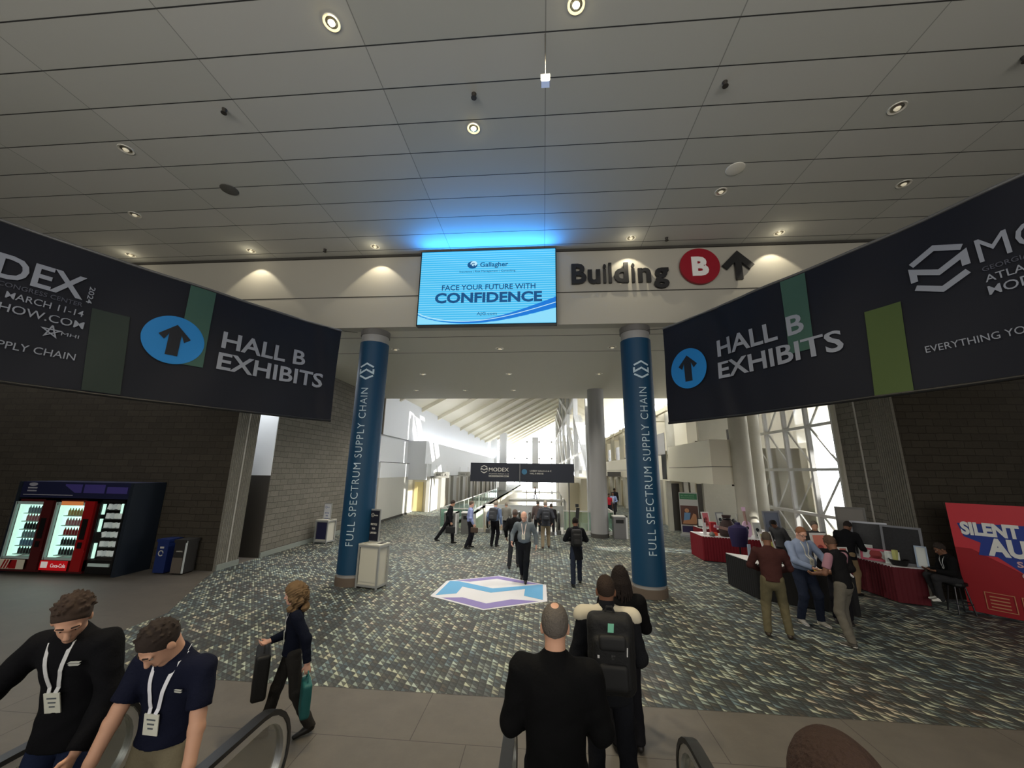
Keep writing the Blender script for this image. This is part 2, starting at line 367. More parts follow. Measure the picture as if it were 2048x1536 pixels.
# lattice window
w = MB()
Y0, Y1 = 13.7, 19.3; X = 9.75
cols_ = [13.75, 15.1, 16.45, 17.8, 19.2]; rows_ = [.35, 1.62, 3.2, 4.75, 6.3]
for y in cols_: w.box(X-.05, X+.09, y-.055, y+.055, 0, zb)
for z in rows_: w.box(X-.06, X+.02, Y0, Y1, z-.05, z+.05)
for i, (za, zb_) in enumerate(zip(rows_[:-1], rows_[1:])):
    for j, (ya, yb) in enumerate(zip(cols_[:-1], cols_[1:])):
        if (i % 2) == 0: w.bar((X+.1, ya, za), (X+.1, yb, zb_), .05)
        else: w.bar((X+.1, yb, za), (X+.1, ya, zb_), .05)
    w.bar((X-.02, Y0, za+.0), (X+.12, Y1, za+.09), .04)
win = structure('window_1', w, M_STEEL)
MBp = MB().box(X+.04, X+.05, Y0, Y1, .05, zb); MBp.build('window_pane', M_GLASS, win)
# outside: paving, canopy added to block sun, neighbour wall with round tower
structure('floor', MB().box(10.35, 60, 11.8, 60, -.3, -.15), mat('outdoor_paving', (214, 212, 206), .8), base=(0, 0, 0))
structure('ceiling', MB().box(10.0, 36, 11.9, 23, 9.2, 9.8), M_CONC, base=(0, 0, 0))
structure('wall_outdoor', MB().cyl((19.5, 33.5, 4.5), (19.5, 33.5, 13), 3.2, n=40).box(16.5, 17.2, 29, 40, 0, 9), mat('tower_concrete', (188, 194, 196), .8), smooth=True)
# right side concrete piers between window and balcony
structure('trim_7', MB().cyl((9.05, 17.8, 0), (9.05, 17.8, zb), .42, n=24), M_CONC, smooth=True)
structure('trim_8', MB().cyl((8.1, 16.75, 0), (8.1, 16.75, zb), .36, n=24), M_CONC, smooth=True)
structure('wall_right', MB().box(7.9, 9.75, 20.4, 20.6, 0, zb), M_CONC)
structure('trim_9', MB().box(8.0, 8.06, 17.3, 17.6, 2.5, 4.9), M_DARK)
# right building: ground floor facade, balcony box, upper walls
fx = 7.6
structure('wall_right', MB().box(6.8, 9.75, 22.6, 22.8, 0, 2.6), M_BEIGE)
structure('wall_right', MB().box(7.3, 7.6, 22.8, 90, 0, 2.6).box(7.9, 14, 22.0, 22.3, 4.4, 7.4).box(7.9, 8.2, 22.3, 90, 4.4, 7.2), M_WARM)
structure('door_2', MB().box(6.95, 7.45, 22.55, 22.6, 0, 2.45), M_DARK)
structure('door_3', MB().box(8.4, 8.9, 22.55, 22.6, 0, 2.45), M_DARK)
p = MB()
for x in (6.85, 7.75, 8.1, 9.2): p.box(x-.12, x+.12, 22.35, 22.6, 0, 2.6)
for k in range(12): p.box(7.05, 7.3, 25+k*3.4, 25.9+k*3.4, 0, 2.6)
structure('trim_10', p, M_CONC)
d = MB()
for k in range(12): d.box(7.28, 7.305, 26.6+k*3.4, 27.7+k*3.4, 0, 2.3)
structure('door_4', d, mat('tan_door', (140, 124, 92), .6))
box = MB().box(7.0, 7.95, 17.0, 22.6, 2.58, 4.42)
structure('wall_balcony', box, M_WARM)
structure('trim_11', MB().box(6.99, 7.96, 16.99, 22.6, 3.28, 3.30), M_SEAM)
structure('wall_balcony', MB().box(7.1, 7.9, 27, 90, 2.6, 4.15).box(8.2, 8.4, 22.6, 27, 2.6, 4.4), M_WARM)
structure('trim_12', MB().box(7.09, 7.1, 27, 90, 3.2, 3.22), M_SEAM)
p = MB()
for k in range(9): p.cyl((8.0, 24.5+k*5, 4.1), (8.0, 24.5+k*5, 7.2), .45, n=16)
structure('trim_13', p, M_CONC, smooth=True)
d = MB()
for k in range(8): d.box(7.88, 7.9, 26+k*5, 28.4+k*5, 4.2, 5.6)
for k in range(2): d.box(8.3+k*.9, 8.9+k*.9, 21.98, 22.0, 4.5, 4.75)
structure('window_2', d, mat('dark_glass', (84, 76, 62), .3))
p = MB()
for k in range(8): p.box(7.1, 8.1, 25+k*5, 25.35+k*5, 6.2, 6.9)
p.box(7.1, 7.3, 22.8, 90, 6.55, 6.8)
structure('trim_14', p, M_BEIGE)
# left atrium walls
structure('wall_left', MB().box(-9.7, -9.4, 22.0, 27.0, 0, 2.5), M_PANEL)
structure('wall_left', MB().box(-9.72, -9.38, 22.0, 27.0, 2.5, 3.4).box(-9.9, -9.6, 22.0, 27, 3.4, 5.0).box(-9.4, -8.1, 26.8, 27.0, 2.3, 3.4), M_WHITE)
structure('wall_left', MB().box(-10.2, -9.4, 22.0, 66, 5.0, 7.9), mat('clerestory_white', (226, 229, 234), .6))
structure('wall_left', MB().box(-8.6, -8.3, 28.6, 90, 2.5, 5.0).box(-10.2, -8.3, 27.0, 28.6, 3.4, 5.0), M_WHITE)
structure('wall_left', MB().box(-8.6, -8.35, 28.6, 90, 0, 2.5), M_PANEL)
structure('wall_left', MB().box(-9.7, -8.35, 28.9, 29.1, 0, 2.5).box(-9.9, -9.7, 27.0, 29, 0, 3.4), M_BEIGE)
structure('door_5', MB().box(-9.55, -8.9, 28.84, 28.9, .02, 2.1), mat('yellow_door', (206, 190, 136), .5))
structure('trim_15', MB().box(-9.42, -9.38, 22.0, 27.0, 3.38, 3.42).box(-8.34, -8.28, 28.6, 90, 2.48, 2.52), M_SEAM)
p = MB()
for k in range(9): p.box(-8.35, -8.1, 31+k*4.2, 32.3+k*4.2, 0, 2.5)
structure('trim_16', p, mat('grey_pilaster', (150, 148, 140), .6))
d = MB()
for k in range(9): d.box(-8.36, -8.33, 33+k*4.2, 34.4+k*4.2, 0, 2.3)
structure('door_6', d, mat('taupe_door', (128, 120, 104), .6))
structure('trim_17', MB().box(-9.65, -9.38, 21.9, 22.0, 5.0, zb), mat('end_panel', (132, 126, 116), .7))
structure('baseboard_left', MB().box(-9.4, -9.36, 22.0, 27.0, 0, .12), M_SEAM)
# slanted roof with ribs
r = MB(); x0, z0, x1, z1 = -9.9, 7.4, 2.6, 14.2
r.add([(x0, 22, z0), (x1, 22, z1), (x1, 95, z1), (x0, 95, z0), (x0, 22, z0+.4), (x1, 22, z1+.4), (x1, 95, z1+.4), (x0, 95, z0+.4)], [(0, 1, 2, 3), (7, 6, 5, 4), (0, 4, 5, 1), (3, 2, 6, 7), (0, 3, 7, 4), (1, 5, 6, 2)])
structure('ceiling', r, M_WARM)
r = MB()
for k in range(14): r.bar((x0, 24.3+k*4.7, z0-.12), (x1, 24.3+k*4.7, z1-.12), .22, .34)
structure('trim_18', r, M_WARM)
w_ = MB()
for x_ in range(-10, 15, 3): w_.box(x_-.15, x_+.15, 95, 95.3, -6, 14)
for z_ in (-6, -2, 2, 6, 10): w_.box(-10, 14, 95, 95.3, z_-.15, z_+.15)
w4 = structure('window_4', w_, M_STEEL); MB().box(-10, 14, 95.1, 95.12, -6, 14).build('window_pane', M_GLASS, w4)
p = MB()
for x, y in ((-9.0, 66), (-7.0, 62), (-2.0, 70)): p.box(x, x+1.1, y, y+1.2, 0, 9)
structure('trim_19', p, M_WHITE)
# glazed wall at x = 2.6 with posts, upper panel band
q = MB()
for y in (22.6, 31.6, 41, 50.4, 59.8, 69.2, 78.6): q.box(2.45, 2.8, y-.2, y+.2, -4, 14.0)
for y0_ in (22.6, 31.6, 41, 50.4, 59.8): q.bar((2.75, y0_, 9.2), (2.75, y0_+18.8, 14.0), .5, .5); q.bar((2.75, y0_, 3.0), (2.75, y0_+9, 7.4), .6, .3)
q.box(2.5, 2.8, 22, 90, 9.0, 9.25)
win2 = structure('window_3', q, M_STEEL)
MB().box(2.62, 2.64, 22, 90, 3.1, 14.0).build('window_pane', M_GLASS, win2)
def yz(poly, xa=2.9, xb=3.05):
    n = len(poly); b_ = MB(); b_.add([(xa, y, z) for y, z in poly]+[(xb, y, z) for y, z in poly], [tuple(range(n)), tuple(range(2*n-1, n-1, -1))]+[(i, n+i, n+(i+1) % n, (i+1) % n) for i in range(n)]); return b_
bb = yz([(22.0, 14.2), (22.0, 9.25), (25.6, 9.25)])
for q_ in (yz([(22.8, 14.2), (26.5, 9.25), (26.9, 9.25), (23.2, 14.2)]), yz([(24.3, 14.2), (28.1, 9.25), (90, 9.25), (90, 14.2)])): bb.add(q_.v, q_.f)  # slanted slits shaped to throw sun streaks onto the left wall
structure('trim_20', bb, mat('cream_panel', (228, 222, 200), .6))
structure('ceiling', MB().box(2.55, 19, 25.5, 95, 14.2, 14.5), M_CONC)  # slab added outside the glazed wall to keep sun off the interior
structure('wall_sun_block', MB().box(14, 14.3, 22, 90, 0, 7.4).box(8.2, 30, 22.3, 90, 7.2, 7.4), M_WARM)  # outer wall and roof slab added to block the sun
# well: lower level
structure('floor', MB().box(-5.0, 3.35, 20.2, 95, -6.2, -6.0), mat('lower_floor', (206, 204, 198), .7), base=(0, 0, 0))
structure('wall_lower', MB().box(-5.2, -5.0, 20.2, 95, -6, 0).box(3.35, 3.55, 20.2, 95, -6, 0).box(-5.0, 3.35, 20.0, 20.2, -6, -.1), M_WARM)
structure('wall_lower', MB().box(1.6, 2.3, 26, 27, -6, 2.3).box(2.3, 3.1, 24.6, 60, 0, 2.6), mat('cream_slat', (206, 198, 172), .6))
# ------------------------------------------------------------------ columns
M_WRAP = mat('blue_wrap', (8, 56, 86), .55, spec=.35); M_WTXT = mat('pale_print', (176, 196, 208), .6)
def col_fn(cx, cy, r, a0=-pi/2):
    return lambda u, v, w: (cx+(r+w)*cos(a0+u/r), cy+(r+w)*sin(a0+u/r), v)
for cx, lab in ((-5.16, 'blue wrapped round column on the left, beside the white recycling counter'), (2.68, 'blue wrapped round column on the right, below the wall sign with the red disc')):
    cy, r = 10.9, .42
    t = empty('column', (cx, cy, 0), 0, lab, 'column', 'blue wrapped columns under the beam')
    MB().cyl((cx, cy, 0), (cx, cy, 6.98), r-.02, n=40).build('shaft', M_GREYC, t, smooth=True)
    MB().cyl((cx, cy, 6.95), (cx, cy, zb), r+.01, n=40).build('capital', mat('capital_grey', (96, 94, 92), .6), t, smooth=True)
    MB().cyl((cx, cy, .28), (cx, cy, 6.72), r, n=56, cap=False).build('banner_wrap', M_WRAP, t, smooth=True)
    MB().cyl((cx, cy, 0), (cx, cy, .2), r+.02, n=40).build('base_ring', mat('base_ring_brown', (92, 80, 70), .7), t, smooth=True)
    base = col_fn(cx, cy, r); vf = lambda u, v, w, b=base: b(-v, u, w+.013)
    x = MB().text('FULL SPECTRUM SUPPLY CHAIN', vf, 1.0, -.12, h=.21, w=4.28, bold=-.008, d=.003, track=1.15)
    x.build('lettering', M_WTXT, t)
    x = MB(); hexlogo(x, vf, 5.78, -.02, .24, .003, .2, rot=pi/2); x.build('logo', M_WTXT, t)
t = empty('column', (2.66, 19.6, 0), 0, 'plain grey round column standing beyond the right blue column', 'column')
MB().cyl((2.66, 19.6, 0), (2.66, 19.6, zb), .41, n=40).build('shaft', M_GREYC, t, smooth=True)
MB().cyl((2.66, 19.6, 0), (2.66, 19.6, .18), .43, n=40).build('base_ring', M_SEAM, t, smooth=True)

# ------------------------------------------------------------------ LED screen
def m_led():
    g = N('led_blue'); tc = g.n('TexCoord').outputs['Object']; sp = g.n('SeparateXYZ', {0: tc})
    s = g.math('FRACT', g.math('MULTIPLY', sp.outputs[2], 14.0)); k = g.math('LESS_THAN', s, .22)
    c = g.mix(k, rgb(64, 188, 240), rgb(150, 222, 248)); g.b.inputs['Base Color'].default_value = (0.01, .01, .01, 1)
    g.out(c, 'Emission Color'); g.b.inputs['Emission Strength'].default_value = 1.0
    return g.m
t = empty('led_screen', (-1.63, 10.2, 7.05), 0, 'bright blue advertising screen fixed to the beam between the columns', 'screen')
MB().box(-3.66, .4, 10.2, 10.39, 7.05, 9.42).build('housing', M_BLACK, t)
MB().box(-3.62, .37, 10.18, 10.2, 7.08, 9.39).build('display', m_led(), t)
fn = plane((0, 10.18, 0), (1, 0, 0), (0, -1, 0), off=.004)
M_NAVYE = mat('led_navy', (5, 10, 20), .5, emit=(10, 76, 128, 1)); M_WE = mat('led_white', (10, 10, 10), .5, emit=(190, 232, 250, 1)); M_BE = mat('led_azure', (5, 10, 20), .5, emit=(10, 118, 214, 1))
for tx, xx, yy, hh, ww, bo, al in [('Gallagher', -1.84, 8.86, .15, .83, .012, 'L'), ('FACE YOUR FUTURE WITH', -1.58, 8.13, .17, 2.74, .012, 'C'), ('CONFIDENCE', -1.58, 7.74, .31, 3.12, .035, 'C'), ('AJG.com', -1.6, 7.34, .09, .58, 0, 'C'), ('Insurance | Risk Management | Consulting', -1.62, 8.69, .06, 1.65, 0, 'C')]:
    MB().text(tx, fn, xx, yy, h=hh, w=ww, bold=bo, align=al).build('lettering', M_NAVYE, t)
def arcpts(z0, z1, bow, n=24, xa=-3.62, xb=.37): return [(xa+(xb-xa)*i/n, z0+(z1-z0)*(i/n)**1.5-bow*sin(pi*(i/n)**.8)) for i in range(n+1)]
a1 = arcpts(7.38, 7.86, .34); a2 = arcpts(7.38, 7.55, .31)
x = MB()
for i in range(len(a1)-1): x.flat([(a1[i][0], max(7.08, a2[i][1]-.02)), (a1[i+1][0], max(7.08, a2[i+1][1]-.02)), (a1[i+1][0], max(7.1, a1[i+1][1])), (a1[i][0], max(7.1, a1[i][1]))], fn, .002)
x.build('swoosh', M_BE, t)
a3 = arcpts(7.42, 7.69, .33)
MB().stroke([(u, max(7.1, v)) for u, v in a3], .022, plane((0, 10.18, 0), (1, 0, 0), (0, -1, 0), off=.008), .002).build('swoosh_line', M_WE, t)
x = MB()
for i in range(len(a2)-1): x.flat([(a2[i][0], 7.08), (a2[i+1][0], 7.08), (a2[i+1][0], max(7.085, a2[i+1][1]-.03)), (a2[i][0], max(7.085, a2[i][1]-.03))], fn, .0015)
x.build('footer', mat('led_pale', (5, 10, 20), .5, emit=(140, 220, 250, 1)), t)
x = MB().use(M_NAVYE).flat(circle(-2.07, 8.93, .15, ry=.12), fn, .002).use(M_WE).flat(circle(-2.03, 8.97, .1, ry=.08), fn, .004).use(M_NAVYE).text('G', fn, -2.11, 8.87, h=.12, bold=.02, d=.006); x.build('logo', None, t)
lamp('screen_glow_fill', 'AREA', (-1.63, 10.1, 9.1), 110, (.03, .30, 1.0), (0, -.75, .65), 3.9, .3, parent=t)  # added area light that boosts the screen's blue spill on the ceiling

# ------------------------------------------------------------------ wall sign  Building (B) ^
t = empty('wall_sign', (3.4, 10.4, 8.3), 0, 'raised dark Building B lettering with red disc and arrow on the beam', 'sign')
fn = plane((0, 10.45, 0), (1, 0, 0), (0, -1, 0), off=.05); M_SIGN = mat('sign_charcoal', (34, 34, 36), .4)
xs = 0.84; 
adv = [('B', .0, .43), ('u', .47, .36), ('i', .91, .09), ('l', 1.07, .085), ('d', 1.22, .41), ('i', 1.72, .09), ('n', 1.9, .36), ('g', 2.34, .42)]
for ch, ox, wd in adv:
    h = None
    MB().text(ch, fn, xs+ox, 8.36, h=.62*(1 if ch in 'Bl' else 1), w=wd, bold=.03, d=.07).build('letter', M_SIGN, t)
MB().flat(circle(4.47, 8.78, .55, 48), fn, .08).build('disc', mat('sign_red', (140, 14, 34), .45), t)
MB().text('B', plane((0, 10.32, 0), (1, 0, 0), (0, -1, 0), off=.0), 4.47, 8.5, h=.56, w=.46, bold=.05, d=.02, align='C').build('disc_letter', mat('sign_white', (226, 224, 222), .5), t)
x = MB().stroke([(5.16, 8.72), (5.53, 9.1), (5.9, 8.72)], .19, fn, .07).flat([(5.44, 8.34), (5.62, 8.34), (5.62, 9.0), (5.44, 9.0)], fn, .071); x.build('arrow', M_SIGN, t)

# ------------------------------------------------------------------ ceiling fixtures
M_TRIM = mat('fixture_trim', (214, 210, 198), .3); M_REFL = mat('reflector', (190, 185, 170), .2, .9); M_LIT = mat('lit_bulb', (255, 240, 200), .5, emit=(255, 236, 180, 60)); M_DIM = mat('dim_bulb', (196, 190, 172), .3, emit=(255, 240, 205, .35))  # faint glow put into the bulb colour, also on unlit fixtures
def downlight(x, y, z, r, lab, grp, lit=0):
    t = empty('downlight', (x, y, z), 0, lab, 'ceiling light', grp)
    MB().lathe([(r, 0), (r+.035, -.012), (r+.04, 0)], (x, y, z), 24).build('trim_ring', M_TRIM, t, smooth=True)
    MB().lathe([(r, -.002), (r*.8, -.008), (r*.55, -.012)], (x, y, z), 24).build('reflector', M_REFL, t, smooth=True)
    MB().lathe([(.001, -.045), (r*.35, -.04), (r*.55, -.012)], (x, y, z), 20).build('bulb', M_LIT if lit else M_DIM, t, smooth=True)
    return t
for i, (x, y, lab) in enumerate([(-3.13, 4.17, 'glaring lit downlight, upper left of the three lit ones in the ceiling'), (.49, 4.2, 'glaring lit downlight at the top edge, right of the other lit ones'), (-1.33, 6.11, 'glaring lit downlight nearest above the blue screen')]):
    t = downlight(x, y, zc, .09, lab, 'lit downlights', 1)
    lamp('lit_beam', 'SPOT', (x, y, zc-.08), 700, (1, .86, .6), (0, 0, -1), .06, None, 120, .8, parent=t)
for x, y, lab in [(-8.75, 6.13, 'unlit downlight far left, above the left hanging banner'), (-10.8, 8.13, 'unlit downlight at left, second nearest the left banner edge'), (8.2, 8.2, 'unlit downlight at right just above the right banner edge'), (6.4, 6.2, 'unlit bright rimmed downlight at upper right of the ceiling'), (4.2, 8.2, 'small unlit downlight beside the round ceiling speaker')]:
    downlight(x, y, zc, .10, lab, 'unlit downlights')
for x, lab in [(-13, 'wall washer partly behind the left banner top edge'), (-8.95, 'wall washer left of the blue screen, farther from it'), (-5.0, 'wall washer just left of the blue screen'), (2.5, 'wall washer above the raised wall lettering'), (6.5, 'wall washer above and right of the raised arrow')]:
    t = downlight(x, 9.95, zc, .10, lab, 'wall washers along the beam')
    lamp('wash_beam', 'SPOT', (x, 10.0, zc-.06), 60, (1, .9, .68), (0, .22, -1), .03, None, 92, .25, parent=t)
    lamp('spill', 'POINT', (x, 9.9, zc-.22), 2.2, (1, .9, .66), None, .08, parent=t)
for x, y, r, lab, mm in [(4.2, 7.5, .16, 'round white ceiling speaker at right of the ceiling', M_TRIM), (-7.5, 7.4, .16, 'round dark ceiling speaker at left of the ceiling', mat('speaker_dark', (84, 82, 78), .6))]:
    t = empty('ceiling_speaker', (x, y, zc), 0, lab, 'speaker')
    MB().lathe([(.001, -.02), (r, -.02), (r+.03, -.01), (r+.035, 0)], (x, y, zc), 28).build('grille', mm, t, smooth=True)
for i, (x, y, lab) in enumerate([(-5.9, 5.4, 'tiny dark sprinkler head left of centre in the ceiling'), (3.1, 5.5, 'tiny dark sprinkler head right of centre in the ceiling'), (-1.2, 5.42, 'tiny dark sprinkler head just above the lowest lit downlight'), (-6.6, 10.0, 'tiny dark sprinkler head beside the wall washer left of the screen'), (3.5, 10.0, 'tiny dark sprinkler head between the two right wall washers'), (7.6, 5.4, 'tiny dark sprinkler head at the right edge of the ceiling')]):
    tag(MB().cyl((x, y, zc-.07), (x, y, zc), .03, .045, 12).cyl((x, y, zc-.09), (x, y, zc-.08), .05, .05, 12).build('sprinkler', mat('sprinkler_dark', (52, 48, 44), .5)), lab, 'sprinkler', 'sprinklers in the high ceiling')
t = empty('hanging_sensor', (.05, 4.55, 8.5), 0, 'small glass box hanging on a thin rod below the ceiling', 'sensor')
MB().cyl((.05, 4.55, 8.68), (.05, 4.55, zc), .008, n=8).build('rod', mat('rod_grey', (90, 88, 84), .5), t)
MB().box(-.02, .12, 4.5, 4.6, 8.56, 8.68).build('box', mat('sensor_grey', (150, 150, 152), .3), t)
MB().box(-.01, .11, 4.49, 4.59, 8.53, 8.56).build('lens', mat('sensor_lens', (190, 205, 230), .2, emit=(150, 170, 220, .4)), t)
sof = [(-5.18, 12.56), (-1.49, 12.6), (2.33, 12.6), (-5.3, 16.1), (-1.48, 16.13), (2.39, 16.2), (-6.75, 19.56), (-4.1, 19.59), (-1.55, 19.6)]
names = ['front row left', 'front row middle', 'front row right', 'middle row left', 'middle row centre', 'middle row right', 'rear row far left', 'rear row second from left', 'rear row centre']
for (x, y), nm in zip(sof, names):
    o = downlight(x, y, zb, .11, 'small downlight in the low soffit behind the screen, '+nm, 'soffit downlights')
    lamp('soffit_beam', 'SPOT', (x, y, zb-.06), 560, (1, .95, .86), (0, 0, -1), .08, None, 125, .7, parent=o)

# ------------------------------------------------------------------ hanging banners
M_NAVY = mat('banner_navy', (7, 10, 22), .65, spec=.3, bump=(3, .1)); M_BTXT = mat('banner_print', (128, 132, 142), .7); M_BLUE = mat('banner_blue', (20, 112, 176), .6); M_GRN = mat('banner_green', (46, 76, 66), .7); M_GRN2 = mat('banner_olive', (58, 74, 32), .7); M_NAV2 = mat('banner_indigo', (12, 17, 46), .65); M_BTDIM = mat('banner_print_dim', (70, 72, 84), .7)
def banner(p0, p1, ext0, ext1, lab, side, wr):
    p0 = Vector((*p0, 0)); p1 = Vector((*p1, 0)); ax = (p1-p0).normalized(); L = (p1-p0).length
    nr = Vector((-ax.y, ax.x, 0)); nr = nr if nr.dot(-p0) > 0 else -nr
    def fold(u, v):
        e = max(0, 1-abs(u-wr)/1.1)
        return .03*sin(u*1.7+v*.5)+e*e*.026*sin(u*9+v*1.6)+.012*sin(u*4.1-v*2.3)
    def fn(u, v, w):
        s = max(0, min(1, (v-4.2)/2.5)); sag = -.05*sin(pi*min(1, max(0, u/L)))*(1 if v > 5.4 else .6)
        return p0+ax*u+nr*(fold(u, v)+w)+Vector((0, 0, v+sag))
    a, b_ = -ext0, L+ext1; nu = 90; nv = 26; z0, z1 = 4.2, 6.7
    t = empty('hanging_banner', tuple(p0+ax*(a+b_)/2+Vector((0, 0, z0))), 0, lab, 'banner', 'large navy banners hanging either side')
    g = MB()
    vs = []; 
    for ww in (0, -.012):
        for i in range(nu+1):
            for j in range(nv+1): vs.append(fn(a+(b_-a)*i/nu, z0+(z1-z0)*j/nv, ww))
    fs = []; n1 = (nu+1)*(nv+1)
    for i in range(nu):
        for j in range(nv):
            q = i*(nv+1)+j; fs.append((q, q+nv+1, q+nv+2, q+1)); fs.append((n1+q+1, n1+q+nv+2, n1+q+nv+1, n1+q))
    g.add(vs, fs); g.build('fabric', M_NAVY, t, smooth=True, sharp=False)
    MB().tube([tuple(fn(a+(b_-a)*i/24, z1, 0)) for i in range(25)], .025).build('top_rod', mat('rod_alu', (120, 120, 120), .4, .6), t)
    MB().tube([tuple(fn(a+(b_-a)*i/24, z0+.01, 0)) for i in range(25)], .028).build('bottom_rod', M_BLACK, t)
    return t, (lambda u, v, w: fn(u, v, w+.016)), fn
def strip(fn, u0, u1, v0, v1, sh=0, n=8, d=.002):
    g = MB()
    for j in range(n):
        for i in range(3):
            a0, a1 = j/n, (j+1)/n; f = lambda k, a: u0+(u1-u0)*k/3+sh*a
            g.flat([(f(i, a0), v0+(v1-v0)*a0), (f(i+1, a0), v0+(v1-v0)*a0), (f(i+1, a1), v0+(v1-v0)*a1), (f(i, a1), v0+(v1-v0)*a1)], fn, d)
    return g
# left banner
t, fn, fr = banner((-8.4, 4.6), (-5.55, 9.6), 1.6, 0, 'navy banner hanging at left with round blue arrow and hall lettering', 'L', 5.4)
strip(fn, 2.42, 2.86, 5.0, 6.66, -.02).build('green_stripe', M_GRN, t); strip(fn, 1.3, 1.78, 4.25, 5.7, -.12).build('dark_green_stripe', mat('banner_moss', (26, 38, 32), .7), t)
f2 = lambda u, v, w: fn(u, v, w+.008)
def line(txt, fn, x, y, nm='lettering', m=M_BTXT, **k): return MB().text(txt, fn, x, y, **k).build(nm, m, t)
line('HALL B', f2, 3.1, 5.53, h=.37, w=1.8, bold=.02, d=.002); line('EXHIBITS', f2, 3.08, 5.04, h=.37, w=2.33, bold=.02, d=.002)
line('MODEX', f2, 1.04, 5.80, h=.4, w=1.72, bold=.02, d=.002, align='R'); line('ATLANTA MARCH 11-14', f2, 1.1, 5.5, h=.11, w=1.5, bold=.004, d=.002, align='R'); line('MODEXSHOW.COM', f2, 1.14, 5.28, h=.14, w=1.62, bold=.004, d=.002, align='R'); line('SUPPLY CHAIN', f2, 1.14, 4.72, h=.12, w=.98, d=.002, align='R')
line('MHI', f2, 1.12, 5.1, h=.06, w=.2, bold=.0, d=.002, align='R'); line('2024', lambda u, v, w: f2(1.09+v, 6.06-u, w), 0, 0, h=.07, w=.3, bold=.01, d=.002)
MB().stroke([(.81+.1*cos(pi/2+q*pi*.8), 5.13+.1*sin(pi/2+q*pi*.8)) for q in range(6)], .02, f2, .002).build('star', M_BTXT, t)
MB().text('GEORGIA WORLD CONGRESS CENTER', f2, 1.06, 5.67, h=.075, w=1.75, d=.002, align='R').build('fine_lettering', M_BTDIM, t)
d = MB().flat(circle(2.33, 5.45, .485, 48), f2, .002); d.build('arrow_disc', M_BLUE, t)
f3 = lambda u, v, w: fn(u, v, w+.022)
MB().flat(arrow(2.33, 5.45, .64, .5, .38), f3, .002).build('arrow', mat('arrow_ink', (8, 12, 22), .6), t)
MB().bar(Vector(fr(5.75, 6.7, 0)), (-5.55, 10.5, 6.98), .012).build('tie_cable', M_BLACK, t)
# right banner
t, fn, fr = banner((3.13, 9.8), (6.0, 4.6), 0, 1.6, 'navy banner hanging at right with folded hexagon logo and hall lettering', 'R', 1.6)
strip(fn, 2.98, 3.4, 5.2, 6.66, .02).build('green_stripe', M_GRN, t); strip(fn, 4.08, 4.52, 4.22, 5.6, .06).build('olive_stripe', M_GRN2, t)
f2 = lambda u, v, w: fn(u, v, w+.008)
line('HALL B', f2, 1.49, 5.57, h=.38, w=1.8, bold=.02, d=.002); line('EXHIBITS', f2, 1.48, 5.06, h=.38, w=2.33, bold=.02, d=.002)
line('MODEX', f2, 5.42, 5.77, h=.34, w=1.5, bold=.0, d=.002); line('ATLANTA, MARCH 11-14', f2, 5.42, 5.49, h=.1, w=1.5, bold=.004, d=.002); line('MODEXSHOW.COM', f2, 5.42, 5.31, h=.13, w=1.5, bold=.004, d=.002); line('EVERYTHING YOU NEED', f2, 4.73, 4.73, h=.1, w=1.3, d=.002)
x = MB(); hexlogo(x, f2, 5.04, 5.9, .33, .002, .24); x.build('logo', M_BTXT, t)
MB().text('GEORGIA WORLD CONGRESS CENTER', f2, 5.42, 5.64, h=.065, w=1.6, d=.002).build('fine_lettering', M_BTDIM, t)
MB().flat(circle(.7, 5.47, .49, 48), f2, .002).build('arrow_disc', M_BLUE, t)
f3 = lambda u, v, w: fn(u, v, w+.022)
MB().flat(arrow(.7, 5.47, .64, .5, .38), f3, .002).build('arrow', MATS['arrow_ink'], t)
MB().bar(Vector(fr(0, 6.7, 0)), (2.98, 10.62, 6.98), .012).build('tie_cable', M_BLACK, t)

# ------------------------------------------------------------------ floor decal
M_DW = mat('decal_white', (196, 196, 200), .6); M_DP = mat('decal_purple', (122, 110, 164), .6); M_DB = mat('decal_blue', (84, 148, 190), .6)
fl = lambda u, v, w: (u, v, w+.002)
pts = [(-2.76, 10.06), (-1.33, 9.26), (.08, 10.02), (.06, 11.38), (-1.28, 12.14), (-2.68, 11.42)]
t = MB().flat(pts, fl, .003).build('floor_decal', M_DW); tag(t, 'hexagonal white, blue and purple graphic stuck on the carpet', 'floor graphic')
cx, cy = -1.33, 10.70
f2 = lambda u, v, w: (cx+u*1.40, cy+v*1.40, w+.006)
x = MB().use(M_DP).flat([(-.8, .54), (0, .98), (.9, .5), (.62, .48), (0, .78), (-.5, .5)], f2, .002)
x.flat([(-.8, -.52), (0, -.98), (.86, -.5), (.4, -.46), (0, -.72), (-.45, -.46)], f2, .002)
x.use(M_DB).flat([(-.94, -.4), (-.9, .5), (-.72, .5), (0, .12), (0, -.14), (-.58, .16), (-.6, -.26)], f2, .002).flat([(0, .12), (.93, .5), (.93, -.42), (.6, -.24), (.6, .16), (0, -.14)], f2, .002)
x.build('decal_print', None, t)
